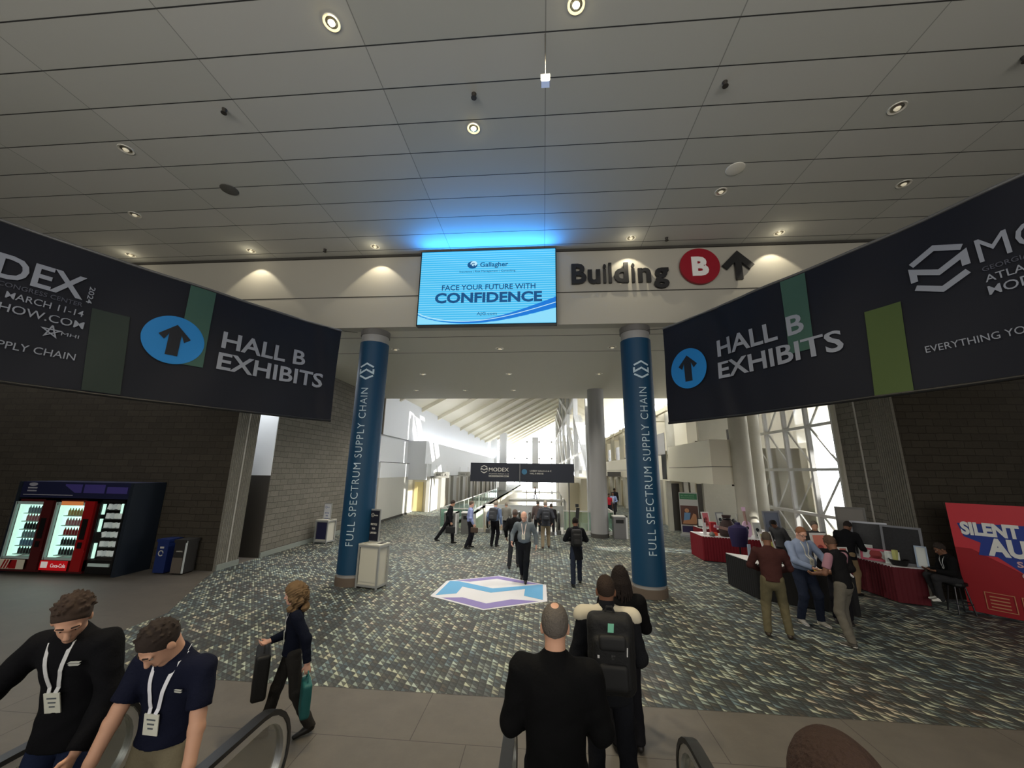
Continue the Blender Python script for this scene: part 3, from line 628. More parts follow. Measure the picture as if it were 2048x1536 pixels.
# ------------------------------------------------------------------ vending bank
M_CAB = mat('cabinet_slate', (26, 34, 44), .5); M_VRED = mat('vending_red', (150, 18, 22), .35); M_VRED2 = mat('vending_maroon', (74, 20, 22), .4); M_VB = mat('vending_black', (14, 14, 15), .4)
M_VL = mat('vending_lightbox', (225, 255, 240), .5, emit=(205, 255, 236, 1.0)); M_SHELF = mat('vending_shelf', (200, 220, 216), .4); M_VIOL = mat('poster_violet', (70, 62, 132), .5); M_VNAV = mat('poster_navy', (26, 30, 62), .5)
t = empty('vending_surround', (-13.4, 11.0, 0), 0, 'dark slate cabinet housing the three vending machines against the left wall', 'cabinet')
MB().box(-11.82, -11.72, 10.5, 11.48, 0, 2.5).build('side_panel', M_CAB, t)
MB().box(-15.4, -15.3, 10.5, 11.48, 0, 2.5).build('side_panel', M_CAB, t)
MB().box(-15.3, -11.82, 10.52, 11.48, 2.05, 2.5).build('header', M_VNAV, t)
MB().box(-15.3, -11.82, 11.42, 11.48, 0, 2.05).build('back_panel', M_VB, t)
fn = plane((0, 10.52, 0), (1, 0, 0), (0, -1, 0)); 
MB().flat([(-13.9, 2.4), (-13.55, 2.2), (-13.35, 2.2), (-13.35, 2.44), (-13.9, 2.44)], fn, .005).flat([(-13.28, 2.2), (-12.62, 2.2), (-12.62, 2.44), (-13.28, 2.44)], fn, .005).flat([(-12.55, 2.2), (-11.9, 2.2), (-11.9, 2.38), (-12.55, 2.38)], fn, .005).build('poster', M_VIOL, t)
MB().flat(circle(-14.95, 2.42, .14, 24, .05), fn, .006).flat([(-15.1, 2.3), (-14.8, 2.3), (-14.8, 2.34), (-15.1, 2.34)], fn, .006).flat([(-15.1, 2.22), (-14.8, 2.22), (-14.8, 2.26), (-15.1, 2.26)], fn, .006).flat([(-15.2, 2.12), (-13.6, 2.12), (-13.6, 2.14), (-15.2, 2.14)], fn, .006).build('header_print', mat('print_grey', (150, 150, 160), .6), t)
def bottle(mb, x, y, z, c, s=1.0):
    mb.use(c); mb.lathe([(.001, 0), (.03*s, 0), (.032*s, .12*s), (.012*s, .17*s), (.012*s, .2*s), (.001, .2*s)], (x, y, z), 7)
BC = [mat('drink_'+n, c, .3) for n, c in (('steel', (120, 140, 150)), ('dark', (30, 30, 36)), ('pink', (176, 120, 128)), ('amber', (190, 170, 110)), ('blue', (90, 120, 150)), ('red', (150, 40, 46)))]
def drinks(x0, x1, lab, red, rows_c):
    t = empty('vending_machine', ((x0+x1)/2, 10.9, 0), 0, lab, 'vending machine')
    yf = 10.46; pw = .36
    MB().box(x0, x1, yf+.06, 11.38, .06, .12).box(x0, x0+.05, yf+.06, 11.38, .12, 2.0).box(x1-pw, x1, yf+.06, 11.38, .12, 2.0).box(x0, x1, yf+.06, 11.38, 1.92, 2.0).box(x0, x1, yf+.06, 11.0, .12, .40).build('body', M_VRED2, t)
    MB().box(x1-pw+.03, x1-.02, yf, yf+.06, .12, 1.98).build('control_panel', red, t)
    MB().box(x1-pw+.1, x1-.1, yf-.015, yf, .95, 1.5).box(x1-pw+.12, x1-.12, yf-.02, yf, .72, .88).build('payment_unit', M_VB, t)
    MB().box(x0+.05, x1-pw, 11.0, 11.03, .42, 1.9).box(x0+.05, x0+.14, yf+.08, 11.0, .42, 1.9).build('light_box', M_VL, t)
    MB().box(x0+.04, x1-pw+.03, yf, yf+.05, .40, .46).box(x0+.04, x1-pw+.03, yf, yf+.05, 1.86, 1.94).box(x0+.0, x0+.06, yf, yf+.05, .40, 1.94).build('door_frame', mat('vending_frame', (170, 190, 186), .4), t)
    MB().box(x0+.05, x1-pw+.02, yf+.02, yf+.03, .46, 1.86).build('glass_door', M_GLASS, t)
    n = len(rows_c)
    for k, cc in enumerate(rows_c):
        z = .5+k*(1.33/n)
        sh = MB().box(x0+.16, x1-pw, yf+.12, 10.98, z-.02, z).build('shelf', M_SHELF, t)
        b = MB()
        for i in range(7): bottle(b, x0+.24+i*.092, yf+.2, z, BC[cc], 1.0); 
        b.build('drink_row', None, sh, smooth=True)
    return t
t = drinks(-15.28, -14.06, 'left glowing drinks vending machine with striped lower panel', M_VRED2, [1, 4, 0, 1, 2, 0])
fn2 = plane((0, 10.44, 0), (1, 0, 0), (0, -1, 0))
x = MB().use(mat('print_offwhite', (214, 206, 186), .5)).flat([(-15.26, .14), (-14.45, .14), (-14.45, .39), (-15.26, .39)], fn2, .01).use(M_VRED)
for k in range(3): x.flat([(-15.15+k*.09, .15), (-15.1+k*.09, .15), (-15.02+k*.09, .38), (-15.07+k*.09, .38)], fn2, .014)
x.flat([(-14.9, .15), (-14.68, .15), (-14.68, .38), (-14.9, .38)], fn2, .014); x.build('lower_panel', None, t)
t = drinks(-13.98, -12.74, 'middle glowing red drinks vending machine with white script lettering', M_VRED, [1, 1, 5, 2, 3])
x = MB().use(mat('coke_red', (206, 20, 30), .4, emit=(150, 10, 18, .5))).flat([(-13.96, .14), (-13.12, .14), (-13.12, .39), (-13.96, .39)], fn2, .01).use(mat('print_white', (230, 226, 220), .5, emit=(200, 190, 190, .4))).text('Coca-Cola', fn2, -13.62, .22, h=.1, w=.46, bold=.015, d=.014).flat([(-13.92, .2), (-13.72, .2), (-13.72, .36), (-13.92, .36)], fn2, .014); x.build('lower_panel', None, t)
MB().box(-13.8, -13.12, 10.45, 10.46, 1.86, 1.97).build('price_strip', mat('price_strip', (220, 150, 90), .5, emit=(200, 110, 60, .5)), t)
t = empty('vending_machine', (-12.25, 10.9, 0), 0, 'right black snack vending machine with rows of white packets', 'vending machine')
x0, x1 = -12.66, -11.86
MB().box(x0, x1, 10.52, 11.38, .06, .42).box(x0, x0+.05, 10.52, 11.38, .42, 2.02).box(x1-.05, x1, 10.52, 11.38, .42, 2.02).box(x0, x1, 10.52, 11.38, 1.96, 2.02).box(x0, x1, 11.3, 11.38, .42, 2.0).build('body', M_VB, t)
MB().box(x0+.05, x0+.11, 10.56, 10.6, .45, .85).box(x0+.05, x0+.11, 10.56, 10.6, 1.15, 1.5).box(x0+.05, x0+.11, 10.56, 10.6, 1.62, 1.9).box(x1-.17, x1-.08, 10.56, 10.6, 1.66, 1.92).build('light_tube', M_VL, t)
MB().box(x0+.03, x1-.03, 10.5, 10.51, .42, 1.98).build('glass_door', M_GLASS, t)
MB().box(x0+.08, x1-.08, 10.49, 10.52, .26, .34).build('delivery_flap', M_SHELF, t)
for k in range(6):
    z = .5+k*.25; sh = MB().box(x0+.14, x1-.06, 10.6, 11.25, z-.015, z).build('shelf', mat('snack_shelf', (80, 88, 86), .4), t); b = MB()
    for i in range(4):
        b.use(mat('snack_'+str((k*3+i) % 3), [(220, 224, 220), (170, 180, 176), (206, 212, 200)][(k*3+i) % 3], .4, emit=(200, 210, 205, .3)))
        b.obox((x0+.22+i*.135, 10.62, z+.08), (.1, .05, .14), M=Matrix.Rotation(rnd.uniform(-.3, .3), 3, 'Y'))
    b.build('packet_row', None, sh)
lamp('vending_glow', 'AREA', (-13.6, 10.3, 1.2), 9, (.8, 1, .92), (0, -1, -.3), 2.4, 1.2)
# bins by the vending bank
def bin_(x, y, w, d, h, m, lab, name='recycling_bin', lid=None, mark=None, rz=0):
    t = empty(name, (x, y, 0), 0, lab, 'bin')
    MB().prism([(x-w/2, y-d/2), (x+w/2, y-d/2), (x+w/2, y+d/2), (x-w/2, y+d/2)], .03, h-.08).build('body', m, t)
    MB().box(x-w/2-.02, x+w/2+.02, y-d/2-.02, y+d/2+.02, h-.08, h).build('lid', lid or m, t)
    MB().box(x-w/2+.03, x+w/2-.03, y-d/2+.03, y+d/2-.03, 0, .03).build('foot', M_BLACK, t)
    return t
t = bin_(-10.95, 11.2, .34, .4, .93, mat('bin_blue', (24, 42, 96), .5), 'blue recycling bin beside the vending cabinet')
f = plane((0, 11.0, 0), (1, 0, 0), (0, -1, 0)); x = MB().stroke([(-10.97+.07*cos(q*pi/5), .55+.07*sin(q*pi/5)) for q in range(10)], .025, f, .004).flat([(-11.02, .68), (-10.9, .68), (-10.9, .73), (-11.02, .73)], f, .004); x.build('recycling_mark', M_PANEL, t)
t = bin_(-10.4, 11.2, .36, .4, .93, mat('bin_charcoal', (44, 42, 40), .5), 'dark waste bin with a shining steel edge, right of the blue bin')
MB().box(-10.235, -10.19, 10.98, 11.0, .04, .9).build('steel_edge', mat('steel_edge', (225, 232, 232), .25, .3), t); MB().box(-10.56, -10.25, 10.975, 10.99, .04, .45).build('front_panel', mat('bin_brown', (96, 88, 80), .6), t)
MB().text('LANDFILL', f, -10.5, .6, h=.035, w=.2, bold=.02).build('lettering', M_PANEL, t)

# ------------------------------------------------------------------ recycling counters
M_LAM = mat('counter_white', (190, 188, 176), .5); M_ALU = mat('alu_frame', (170, 172, 172), .35, .5); M_SGN = mat('sign_navy', (18, 20, 34), .5)
def counter(x, y, w, d, h, rz, lab, front, signh, txt=True):
    t = empty('recycling_counter', (x, y, 0), rz, lab, 'counter', None)
    c = Matrix.Rotation(rz, 4, 'Z'); T = Matrix.Translation((x, y, 0)) @ c
    def P(mb): mb.v = [tuple(T @ Vector(v)) for v in mb.v]; return mb
    P(MB().box(-w/2+.03, w/2-.03, -d/2+.02, d/2-.02, .05, h-.05)).build('panel', M_LAM, t)
    P(MB().box(-w/2+.04, w/2-.04, -d/2+.008, -d/2+.02, .16, h-.06)).build('front_panel', front, t)
    g = MB()
    for sx in (-1, 1):
        for sy in (-1, 1): g.box(sx*w/2-.02, sx*w/2+.02, sy*d/2-.02, sy*d/2+.02, 0, h)
    for z in (.04, h-.05): g.box(-w/2, w/2, -d/2-.015, -d/2+.015, z, z+.05).box(w/2-.015, w/2+.015, -d/2, d/2, z, z+.05).box(-w/2-.015, -w/2+.015, -d/2, d/2, z, z+.05)
    P(g).build('frame', M_ALU, t)
    P(MB().box(-w/2-.02, w/2+.02, -d/2-.02, d/2+.02, h, h+.03)).build('top', M_LAM, t)
    P(MB().box(.12, .26, -.05, .15, h+.03, h+.04)).build('drop_hole', M_BLACK, t)
    P(MB().box(-w/2-.03, -w/2+.33, d/2-.09, d/2-.06, h+.03, h+signh)).build('sign_frame', M_ALU, t)
    P(MB().box(-w/2-.0, -w/2+.30, d/2-.1, d/2-.09, h+.06, h+signh-.04)).build('sign_board', M_SGN if txt else mat('sign_pale', (214, 216, 220), .5), t)
    f = lambda u, v, w_: T @ Vector((-w/2+.15+u, d/2-.102-w_, h+v))
    x_ = MB()
    for i, s in enumerate(('RECYCLE', 'YOUR', 'LANYARD')): x_.text(s, f, 0, signh-.42-i*.11, h=.05, w=(.2, .11, .2)[i], bold=.03, align='C')
    hexlogo(x_, f, -.06, signh-.16, .05); x_.text('MODEX', f, .05, signh-.18, h=.03, w=.12, bold=.02, align='C')
    x_.build('lettering', M_PANEL if txt else mat('print_blue', (90, 110, 160), .6), t)
    return t
counter(-4.5, 10.62, .62, .42, 1.04, radians(-14), 'white recycling counter with dark sign, standing against the left blue column', M_LAM, .88)
counter(-9.08, 16.3, .55, .5, .88, radians(-8), 'navy fronted recycling counter with pale sign against the left stone wall', mat('counter_navy', (30, 32, 66), .5), .66, False)

# ------------------------------------------------------------------ small banner on poles beyond
t = empty('pole_banner', (-.95, 17.6, 0), 0, 'wide dark navy banner on poles behind the walking people, white hexagon logo', 'banner')
yb_ = 17.6; k = yb_/16.5
B = lambda x: x*k
MB().box(-3.29, 1.35, yb_, yb_+.03, 2.52, 3.34).build('fabric', mat('pole_banner_navy', (24, 28, 40), .6), t)
for x in (-3.15, 1.12): MB().cyl((x, yb_+.06, 0), (x, yb_+.06, 3.3), .03, n=12).cyl((x, yb_+.06, 0), (x, yb_+.06, .03), .22, n=24).build('pole', mat('pole_grey', (84, 82, 78), .4), t)
MB().cyl((-1.05, yb_-.03, 2.45), (-1.05, yb_-.03, 3.42), .018, n=8).build('joint', mat('joint_grey', (120, 120, 120), .4), t)
f = plane((0, yb_, 0), (1, 0, 0), (0, -1, 0)); x = MB(); hexlogo(x, f, -2.67, 3.06, .17, .003, .2); x.text('MODEX', f, -2.45, 2.97, h=.17, w=.9, bold=.01).text('ATLANTA MARCH 11-14', f, -2.45, 2.84, h=.05, w=.9).text('MODEXSHOW.COM', f, -2.45, 2.73, h=.07, w=.9, bold=.03).text('LOBBY HALLS A & C', f, -.6, 2.98, h=.065, w=.95, bold=.01).text('HALL B BRIDGE', f, -.6, 2.87, h=.065, w=.6, bold=.01); x.build('lettering', M_PANEL, t)
x = MB(); x.flat(circle(-.85, 2.97, .12), f, .003); x.build('blue_disc', mat('disc_blue', (50, 100, 130), .6), t)

# ------------------------------------------------------------------ railings, escalators beyond, bins
M_RAIL = mat('rail_white', (196, 196, 190), .35)
def railing(pts, lab, h=1.07):
    t = empty('glass_railing', pts[0], 0, lab, 'railing')
    g = MB(); q = MB(); z_ = pts[0][2]
    for a, b in zip(pts[:-1], pts[1:]):
        A = Vector(a); Bv = Vector(b); n = max(1, round((Bv-A).length/1.5))
        g.bar(A+Vector((0, 0, h)), Bv+Vector((0, 0, h)), .07, .05); g.bar(A+Vector((0, 0, .06)), Bv+Vector((0, 0, .06)), .06, .12)
        for i in range(n+1): p_ = A.lerp(Bv, i/n); g.cyl(p_, p_+Vector((0, 0, h)), .022, n=8)
        q.bar(A+Vector((0, 0, .6)), Bv+Vector((0, 0, .6)), .012, .86)
    g.build('rail_frame', M_RAIL, t); q.build('glass_panel', M_GLASSG, t)
railing([(-3.05, 20.4, 0), (-5.3, 20.4, 0), (-5.15, 44, 0)], 'glass railing with white rail left of the far escalators')
railing([(1.0, 20.4, 0), (3.45, 20.4, 0), (3.45, 44, 0)], 'glass railing with white rail right of the far escalators, behind the grey column')
def rb(x, y, lab, c): 
    t = empty('litter_bin', (x, y, 0), 0, lab, 'bin'); MB().box(x-.28, x+.28, y-.25, y+.25, 0, .95).build('body', c, t); MB().box(x+.28, x+.36, y-.27, y+.25, 0, 1.0).build('side_panel', M_STEEL, t); MB().box(x-.3, x+.36, y-.27, y+.27, .95, 1.0).build('top', M_STEEL, t); MB().box(x-.18, x+.18, y-.262, y-.25, .68, .84).build('slot', M_BLACK, t)
M_BING = mat('bin_grey', (96, 96, 94), .5)
rb(-4.55, 19.6, 'grey litter bin behind the man walking with a bag', M_BING); rb(-3.7, 19.6, 'grey litter bin behind the standing man in blue shirt', M_BING); rb(3.55, 19.55, 'grey litter bin just right of the plain grey column', mat('bin_grey2', (108, 108, 108), .5))
def hand_path(x, ytop, sgn, slope=.577, z_end=.95, L=9, Rn=.38):
    # handrail path of an escalator whose horizontal end is at y=ytop and which runs away from it in direction sgn, (dz per m = slope)
    pts = []
    c = (ytop, z_end-Rn)
    for i in range(13):
        a = -pi/2 + pi*i/12; pts.append((x, ytop-sgn*Rn*cos(a), c[1]+Rn*sin(a)))
    pts.append((x, ytop+sgn*.7, z_end)); 
    pts.append((x, ytop+sgn*.9, z_end+slope*.08)); pts.append((x, ytop+sgn*L, z_end+slope*(L-.8)))
    return pts
def rail_prof(w, h): return [(-w/2, -h/2), (-w/2, h*.2), (-w*.3, h/2), (w*.3, h/2), (w/2, h*.2), (w/2, -h/2)]
def escalator(x0, x1, yend, sgn, slope, L, lab, steps, z_end=.95):
    t = empty('escalator', ((x0+x1)/2, yend, 0), 0, lab, 'escalator')
    for x in (x0, x1):
        pts = hand_path(x, yend, sgn, slope, z_end, L)
        s_ = MB().sweep(pts[:1]+pts[1:], rail_prof(.09, .05), (1, 0, 0)); s_.build('handrail', M_RUBBER, t, smooth=True)
        ins = [(x, y+sgn*(.0), z) for _, y, z in pts]
        P2 = []
        for i, (xx, y, z) in enumerate(pts):
            if i <= 12: a = -pi/2+pi*i/12; P2.append((x, yend-sgn*.34*cos(a), z_end-.38+.34*sin(a)))
            else: P2.append((x, y, z-.045))
        MB().sweep(P2, [(-.038, -.03), (-.038, .03), (.038, .03), (.038, -.03)], (1, 0, 0)).build('guide_rail', M_CHROME, t, smooth=True)
        n = len(P2); poly = P2+[(x, P2[-1][1], P2[-1][2]-.75), (x, yend+sgn*.9, z_end-.78), (x, yend, z_end-.80)]
        g = MB(); m_ = len(poly); g.add([(px-.006, py, pz) for px, py, pz in poly]+[(px+.006, py, pz) for px, py, pz in poly], [tuple(range(m_)), tuple(range(2*m_-1, m_-1, -1))]+[(i, m_+i, m_+(i+1) % m_, (i+1) % m_) for i in range(m_)])
        g.build('balustrade_glass', glass('smoke_glass', (.62, .64, .62), .06), t)
        g = MB(); xx = x; ya = yend-sgn*.1; yb2 = yend+sgn*.9; yc = P2[-1][1]; zc2 = P2[-1][2]-.75
        poly = [(ya, -.0), (yb2, -.0), (yc, min(zc2-.35, 99) if slope > 0 else zc2-.35), (yc, zc2), (yb2, z_end-.78), (ya, z_end-.80)]
        g.add([(xx-.1, a, b) for a, b in poly]+[(xx+.1, a, b) for a, b in poly], [tuple(range(6)), tuple(range(11, 5, -1))]+[(i, 6+i, 6+(i+1) % 6, (i+1) % 6) for i in range(6)])
        g.build('skirt', mat('escalator_steel', (96, 96, 94), .35, .6), t)
    MB().box(x0+.1, x1-.1, min(yend-sgn*.4, yend+sgn*.8), max(yend-sgn*.4, yend+sgn*.8), .0, .012).build('landing_plate', mat('landing_steel', (120, 120, 118), .3, .8), t)
    g = MB()
    for k_ in range(steps):
        ya = yend+sgn*(.6+k_*.4); zz = .02+(k_+1)*.4*slope if slope > 0 else (k_+1)*.4*slope
        lo = min(ya, ya+sgn*.4); g.box(x0+.12, x1-.12, lo, lo+.4, zz-.23 if slope > 0 else zz-.23, zz)
        for r_ in range(9): xr = x0+.16+(x1-x0-.32)*r_/8; g.box(xr-.012, xr+.012, lo+.01, lo+.39, zz, zz+.012)
    g.build('steps', mat('step_steel', (70, 70, 70), .4, .7), t)
    return t
escalator(-.28, 1.16, 3.6, -1, .42, 7.5, 'near escalator that the man in the dark suit rides down, black handrails either side', 16, .93)
escalator(-3.85, -2.38, 3.6, -1, .42, 7.5, 'near left escalator carrying the two young men in navy', 16, .93)
escalator(-2.75, -1.25, 20.0, 1, -.5, 9, 'far escalator going down beside the left glass railing', 14, .98)
escalator(-.7, .75, 20.0, 1, -.5, 9, 'far escalator going down beside the right glass railing', 14, .98)
# bridge far beyond
t = empty('footbridge', (-1, 58, 0), 0, 'pale footbridge crossing the far end of the bright hall', 'bridge')
MB().box(-5, 3.35, 57.5, 60.5, -1.3, -1.0).build('deck', M_WHITE, t); MB().box(-5, 3.35, 57.5, 57.6, .0, .1).box(-5, 3.35, 60.4, 60.5, .0, .1).build('rail', M_RAIL, t)
t = empty('landing_block', (-1, 33, 0), 0, 'pale stair landing parapet in the middle of the bright hall', 'parapet')
MB().box(-4.8, 1.6, 33, 33.2, -1.4, .2).box(-4.8, 1.6, 32.97, 33.23, .2, .26).build('parapet', M_WHITE, t)

# ------------------------------------------------------------------ roll-up banner, hanging direction signs
t = empty('rollup_banner', (7.15, 20.3, 0), 0, 'tall roll-up banner with green heading and photo of a person in blue', 'banner')
a0 = (6.75, 20.6); a1_ = (7.55, 20.0); A = Vector((*a0, 0)); ax = Vector((.8, -.35, 0)).normalized(); nn = Vector((-.35, -.8, 0)).normalized()
fr_ = plane(A, ax, nn)
MB().flat([(0, .1), (.85, .1), (.85, 2.08), (0, 2.08)], fr_, .01).build('sheet', mat('rollup_grey', (190, 190, 186), .6), t)
MB().flat([(.03, 1.75), (.82, 1.75), (.82, 2.03), (.03, 2.03)], plane(A+nn*.014, ax, nn), .003).build('heading', mat('rollup_green', (60, 120, 84), .6), t)
f = plane(A+nn*.018, ax, nn)
x = MB().use(mat('photo_brown', (92, 62, 54), .6)).flat([(.03, .55), (.82, .55), (.82, 1.45), (.03, 1.45)], f, .002).use(mat('photo_tan', (196, 142, 104), .6)).flat([(.1, .6), (.7, .6), (.75, .72), (.72, 1.05), (.6, 1.1), (.45, .8), (.15, .78)], f, .004).flat(circle(.32, 1.22, .1, 16), f, .005).use(mat('photo_blue', (110, 150, 190), .6)).flat([(.15, .75), (.42, .8), (.48, 1.12), (.2, 1.12)], f, .006).use(mat('photo_violet', (54, 46, 86), .6)).flat([(.06, .2), (.78, .2), (.78, .5), (.06, .5)], f, .002); x.build('picture', None, t)
MB().text('BUSINESS', f, .1, 1.9, h=.05, w=.6, d=.004).text('SOLUTIONS', f, .1, 1.8, h=.05, w=.6, d=.004).build('lettering', mat('rollup_print', (140, 180, 150), .6), t)
MB().obox(A+ax*.42+Vector((0, 0, .05)), (.95, .22, .1), rz=math.atan2(ax.y, ax.x)).build('base', M_ALU, t)
for x_, y_, z_, s_, lab in [(6.49, 37, 2.62, '', 'small dark hanging direction sign over the right concourse'), (-7.75, 29.5, 2.42, 'HALL A', 'small pale overhead sign nearest on the left concourse'), (-7.75, 38, 2.42, 'HALL C', 'small pale overhead sign farther along the left concourse')]:
    t = empty('overhead_sign', (x_, y_, z_), 0, lab, 'sign')
    MB().box(x_-.6, x_+.6, y_, y_+.08, z_, z_+.42).build('board', M_PANEL if s_ else M_DARK, t)
    if s_: MB().text(s_, plane((0, y_, 0), (1, 0, 0), (0, -1, 0)), x_, z_+.12, h=.2, w=.8, align='C').build('lettering', M_SEAM, t)
    if s_: MB().cyl((x_-.4, y_+.04, z_+.42), (x_-.4, y_+.04, z_+.9), .015, n=6).cyl((x_+.4, y_+.04, z_+.42), (x_+.4, y_+.04, z_+.9), .015, n=6).build('hanger', M_STEEL, t)
t = empty('card_scanner_stand', (1.43, 17.0, 0), 0, 'slim black stand with scanner head left of the grey column', 'stand')
MB().cyl((1.43, 17, 0), (1.43, 17, 1.15), .02, n=10).build('pole', M_BLACK, t); MB().cyl((1.43, 17, 0), (1.43, 17, .02), .16, n=20).build('base', M_BLACK, t)
MB().obox((1.41, 17, 1.32), (.14, .08, .42), M=Matrix.Rotation(.1, 3, 'Y')).box(1.33, 1.46, 16.95, 17.03, 1.56, 1.68).build('head', M_BLACK, t)

# ------------------------------------------------------------------ auction tables
def pleat(mb, poly, z0, z1, amp=.012, wl=.09):
    pts = []; s = 0; P = [Vector(p) for p in poly]
    for a, b in zip(P, P[1:]+P[:1]):
        d = b-a; L = d.length; n = max(2, int(L/.03)); nr = Vector((d.y, -d.x)).normalized()
        for i in range(n): q = a+d*i/n+nr*amp*sin(2*pi*(s+L*i/n)/wl); pts.append(q)
        s += L
    n = len(pts); mb.add([(p.x, p.y, z0) for p in pts]+[(p.x, p.y, z1) for p in pts], [(i, (i+1) % n, n+(i+1) % n, n+i) for i in range(n)]); return mb
M_RED = mat('skirt_red', (112, 10, 26), .8); M_REDD = mat('skirt_wine', (84, 12, 24), .8); M_BLK = mat('skirt_black', (12, 12, 14), .8); M_CLOTH = mat('cloth_white', (212, 210, 210), .8)
def table(poly, m, lab, h=.82):
    cx = sum(p[0] for p in poly)/len(poly); cy = sum(p[1] for p in poly)/len(poly)
    t = empty('draped_table', (cx, cy, 0), 0, lab, 'table')
    pleat(MB(), poly, .02, h).build('skirt', m, t, smooth=True, sharp=False)
    MB().prism([(cx+(x-cx)*.99, cy+(y-cy)*.99) for x, y in poly], h-.02, h+.012).build('top_cloth', M_CLOTH, t)
    MB().prism([(cx+(x-cx)*.9, cy+(y-cy)*.9) for x, y in poly], h-.05, h-.02).build('tabletop', M_BEIGE, t)
    return t
table([(5.62, 16.2), (5.62, 15.05), (8.1, 14.3), (8.3, 15.3)], M_RED, 'red skirted table nearest the right blue column, pink and black items on it')
table([(6.35, 17.9), (6.35, 17.1), (8.9, 16.6), (8.9, 17.6)], M_RED, 'red skirted table farthest back, with small framed pictures standing on it')
table([(5.12, 12.1), (5.27, 10.85), (6.85, 9.8), (7.25, 10.65)], M_BLK, 'black skirted table in front of the three men talking')
table([(8.5, 13.0), (8.6, 10.98), (9.15, 10.78), (9.5, 13.0)], M_REDD, 'wine red skirted table along the right stone wall, glass display frames on it')
TH = .832
def frame(x, y, w, h, rz, lab, fc, pc, z=TH, tilt=.2, grp=None, art=0):
    t = empty('picture_frame', (x, y, z), 0, lab, 'picture frame', grp)
    M = Matrix.Rotation(rz, 3, 'Z') @ Matrix.Rotation(-tilt, 3, 'X')
    def bx(cx_, cz_, sx, sz, dy, sy): return MB().obox(Vector((x, y, z+.006)) + M @ Vector((cx_, dy, cz_)), (sx, sy, sz), M=M)
    g = MB(); b_ = .05*min(1, w/.4)
    for q in (bx(-w/2+b_/2, h/2, b_, h, 0, .03), bx(w/2-b_/2, h/2, b_, h, 0, .03), bx(0, b_/2, w-2*b_, b_, 0, .03), bx(0, h-b_/2, w-2*b_, b_, 0, .03)): g.add(q.v, q.f)
    g.build('frame', fc, t)
    bx(0, h/2, w-b_, h-b_, .006, .012).build('picture', pc, t)
    if art: 
        q = MB(); q.use(mat('art_'+str(art), [(0, 0, 0), (40, 44, 50), (150, 60, 60), (120, 110, 60)][art], .6)); o_ = Vector((x, y, z+.006)); ff = lambda u, v, w_: o_+M @ Vector((u, -w_-.004, v))
        q.flat(circle(0, h*.55, w*.2, 14), ff, .003).flat([(-w*.25, h*.15), (w*.25, h*.15), (w*.12, h*.42), (-w*.12, h*.42)], ff, .003); q.build('artwork', None, t)
    if tilt: 
        q = MB().bar(Vector((x, y, z+.006))+M @ Vector((0, .012, h*.8)), Vector((x, y, z+.01))+Matrix.Rotation(rz, 3, 'Z') @ Vector((0, .3*h, 0)), .03, .01); q.build('easel_leg', M_BLACK, t)
    return t
FW = mat('frame_white', (214, 212, 208), .4); FS = mat('frame_silver', (150, 152, 158), .3, .5); FBk = mat('frame_black', (26, 26, 28), .4)
PK = mat('pic_pink', (206, 110, 120), .6); PG = mat('pic_grey', (96, 102, 118), .5); PY = mat('pic_yellow', (196, 196, 110), .6); PW = mat('pic_pale', (200, 204, 200), .6); PD = mat('pic_dark', (42, 42, 44), .4, var=(20, .5)); PR = mat('pic_coral', (214, 130, 112), .6)
frame(6.72, 17.3, .34, .62, .2, 'white framed pink picture on the rear red table, leftmost of its row', FW, PK, art=2)
frame(7.25, 17.2, .34, .62, .2, 'silver framed grey picture on the rear red table, second in its row', FS, PW, art=1)
frame(7.95, 17.0, .28, .6, .2, 'narrow white framed picture on the rear red table, rightmost of its row', FW, PW, art=1)
frame(6.5, 17.35, .3, .36, -.5, 'small black framed picture at the left end of the rear red table', FBk, PW)
frame(7.95, 14.75, .62, .92, .15, 'large silver framed dark print standing high on the front red table', FS, PG, TH, .1, art=1)
frame(7.45, 14.8, .28, .52, .1, 'small white oval mounted picture left of the large silver frame', FW, PW, art=1)
frame(6.05, 11.45, .42, .66, .35, 'yellow picture leaning behind the man in brown sweater', FW, PY, TH, .3, art=3)
frame(6.75, 11.3-.75, .4, .78, .1, 'coral coloured picture behind the big man in the blue shirt', FW, PR, TH, .12, art=2)
frame(7.1, 10.35, .2, .5, .0, 'narrow red picture right of the big man in the blue shirt', FW, mat('pic_red', (176, 90, 80), .6), TH, .12)
frame(8.95, 12.0, .78, .92, -.75, 'left of the two big dark glass shadow boxes on the wine red table', FS, PD, TH, .08, 'display cases on the wine table', art=0)
frame(9.05, 11.15, .78, .92, -.95, 'right of the two big dark glass shadow boxes on the wine red table', FS, PD, TH, .08, 'display cases on the wine table', art=0)
frame(9.08, 12.75, .7, 1.25, -.6, 'tall grey framed board behind the man in the dark suit', mat('frame_grey', (96, 94, 90), .5), mat('pic_stone', (120, 116, 110), .6), TH, .05)
frame(8.75, 11.95, .3, .34, -.7, 'white card leaning before the left dark shadow box', PW, PW, TH, .25); frame(8.8, 11.2, .28, .3, -.8, 'white card leaning before the right dark shadow box', PW, PW, TH, .25)
frame(8.68, 11.55, .62, .3, -.85, 'low white and rose framed ball display in front of the shadow boxes', mat('frame_rose', (190, 90, 110), .5), PW, TH, .2, art=2)
frame(9.2, 10.85, .22, .5, -.8, 'pale blue acrylic sheet holder at the near end of the wine red table', mat('acrylic', (150, 166, 186), .2), PW, TH, .1)
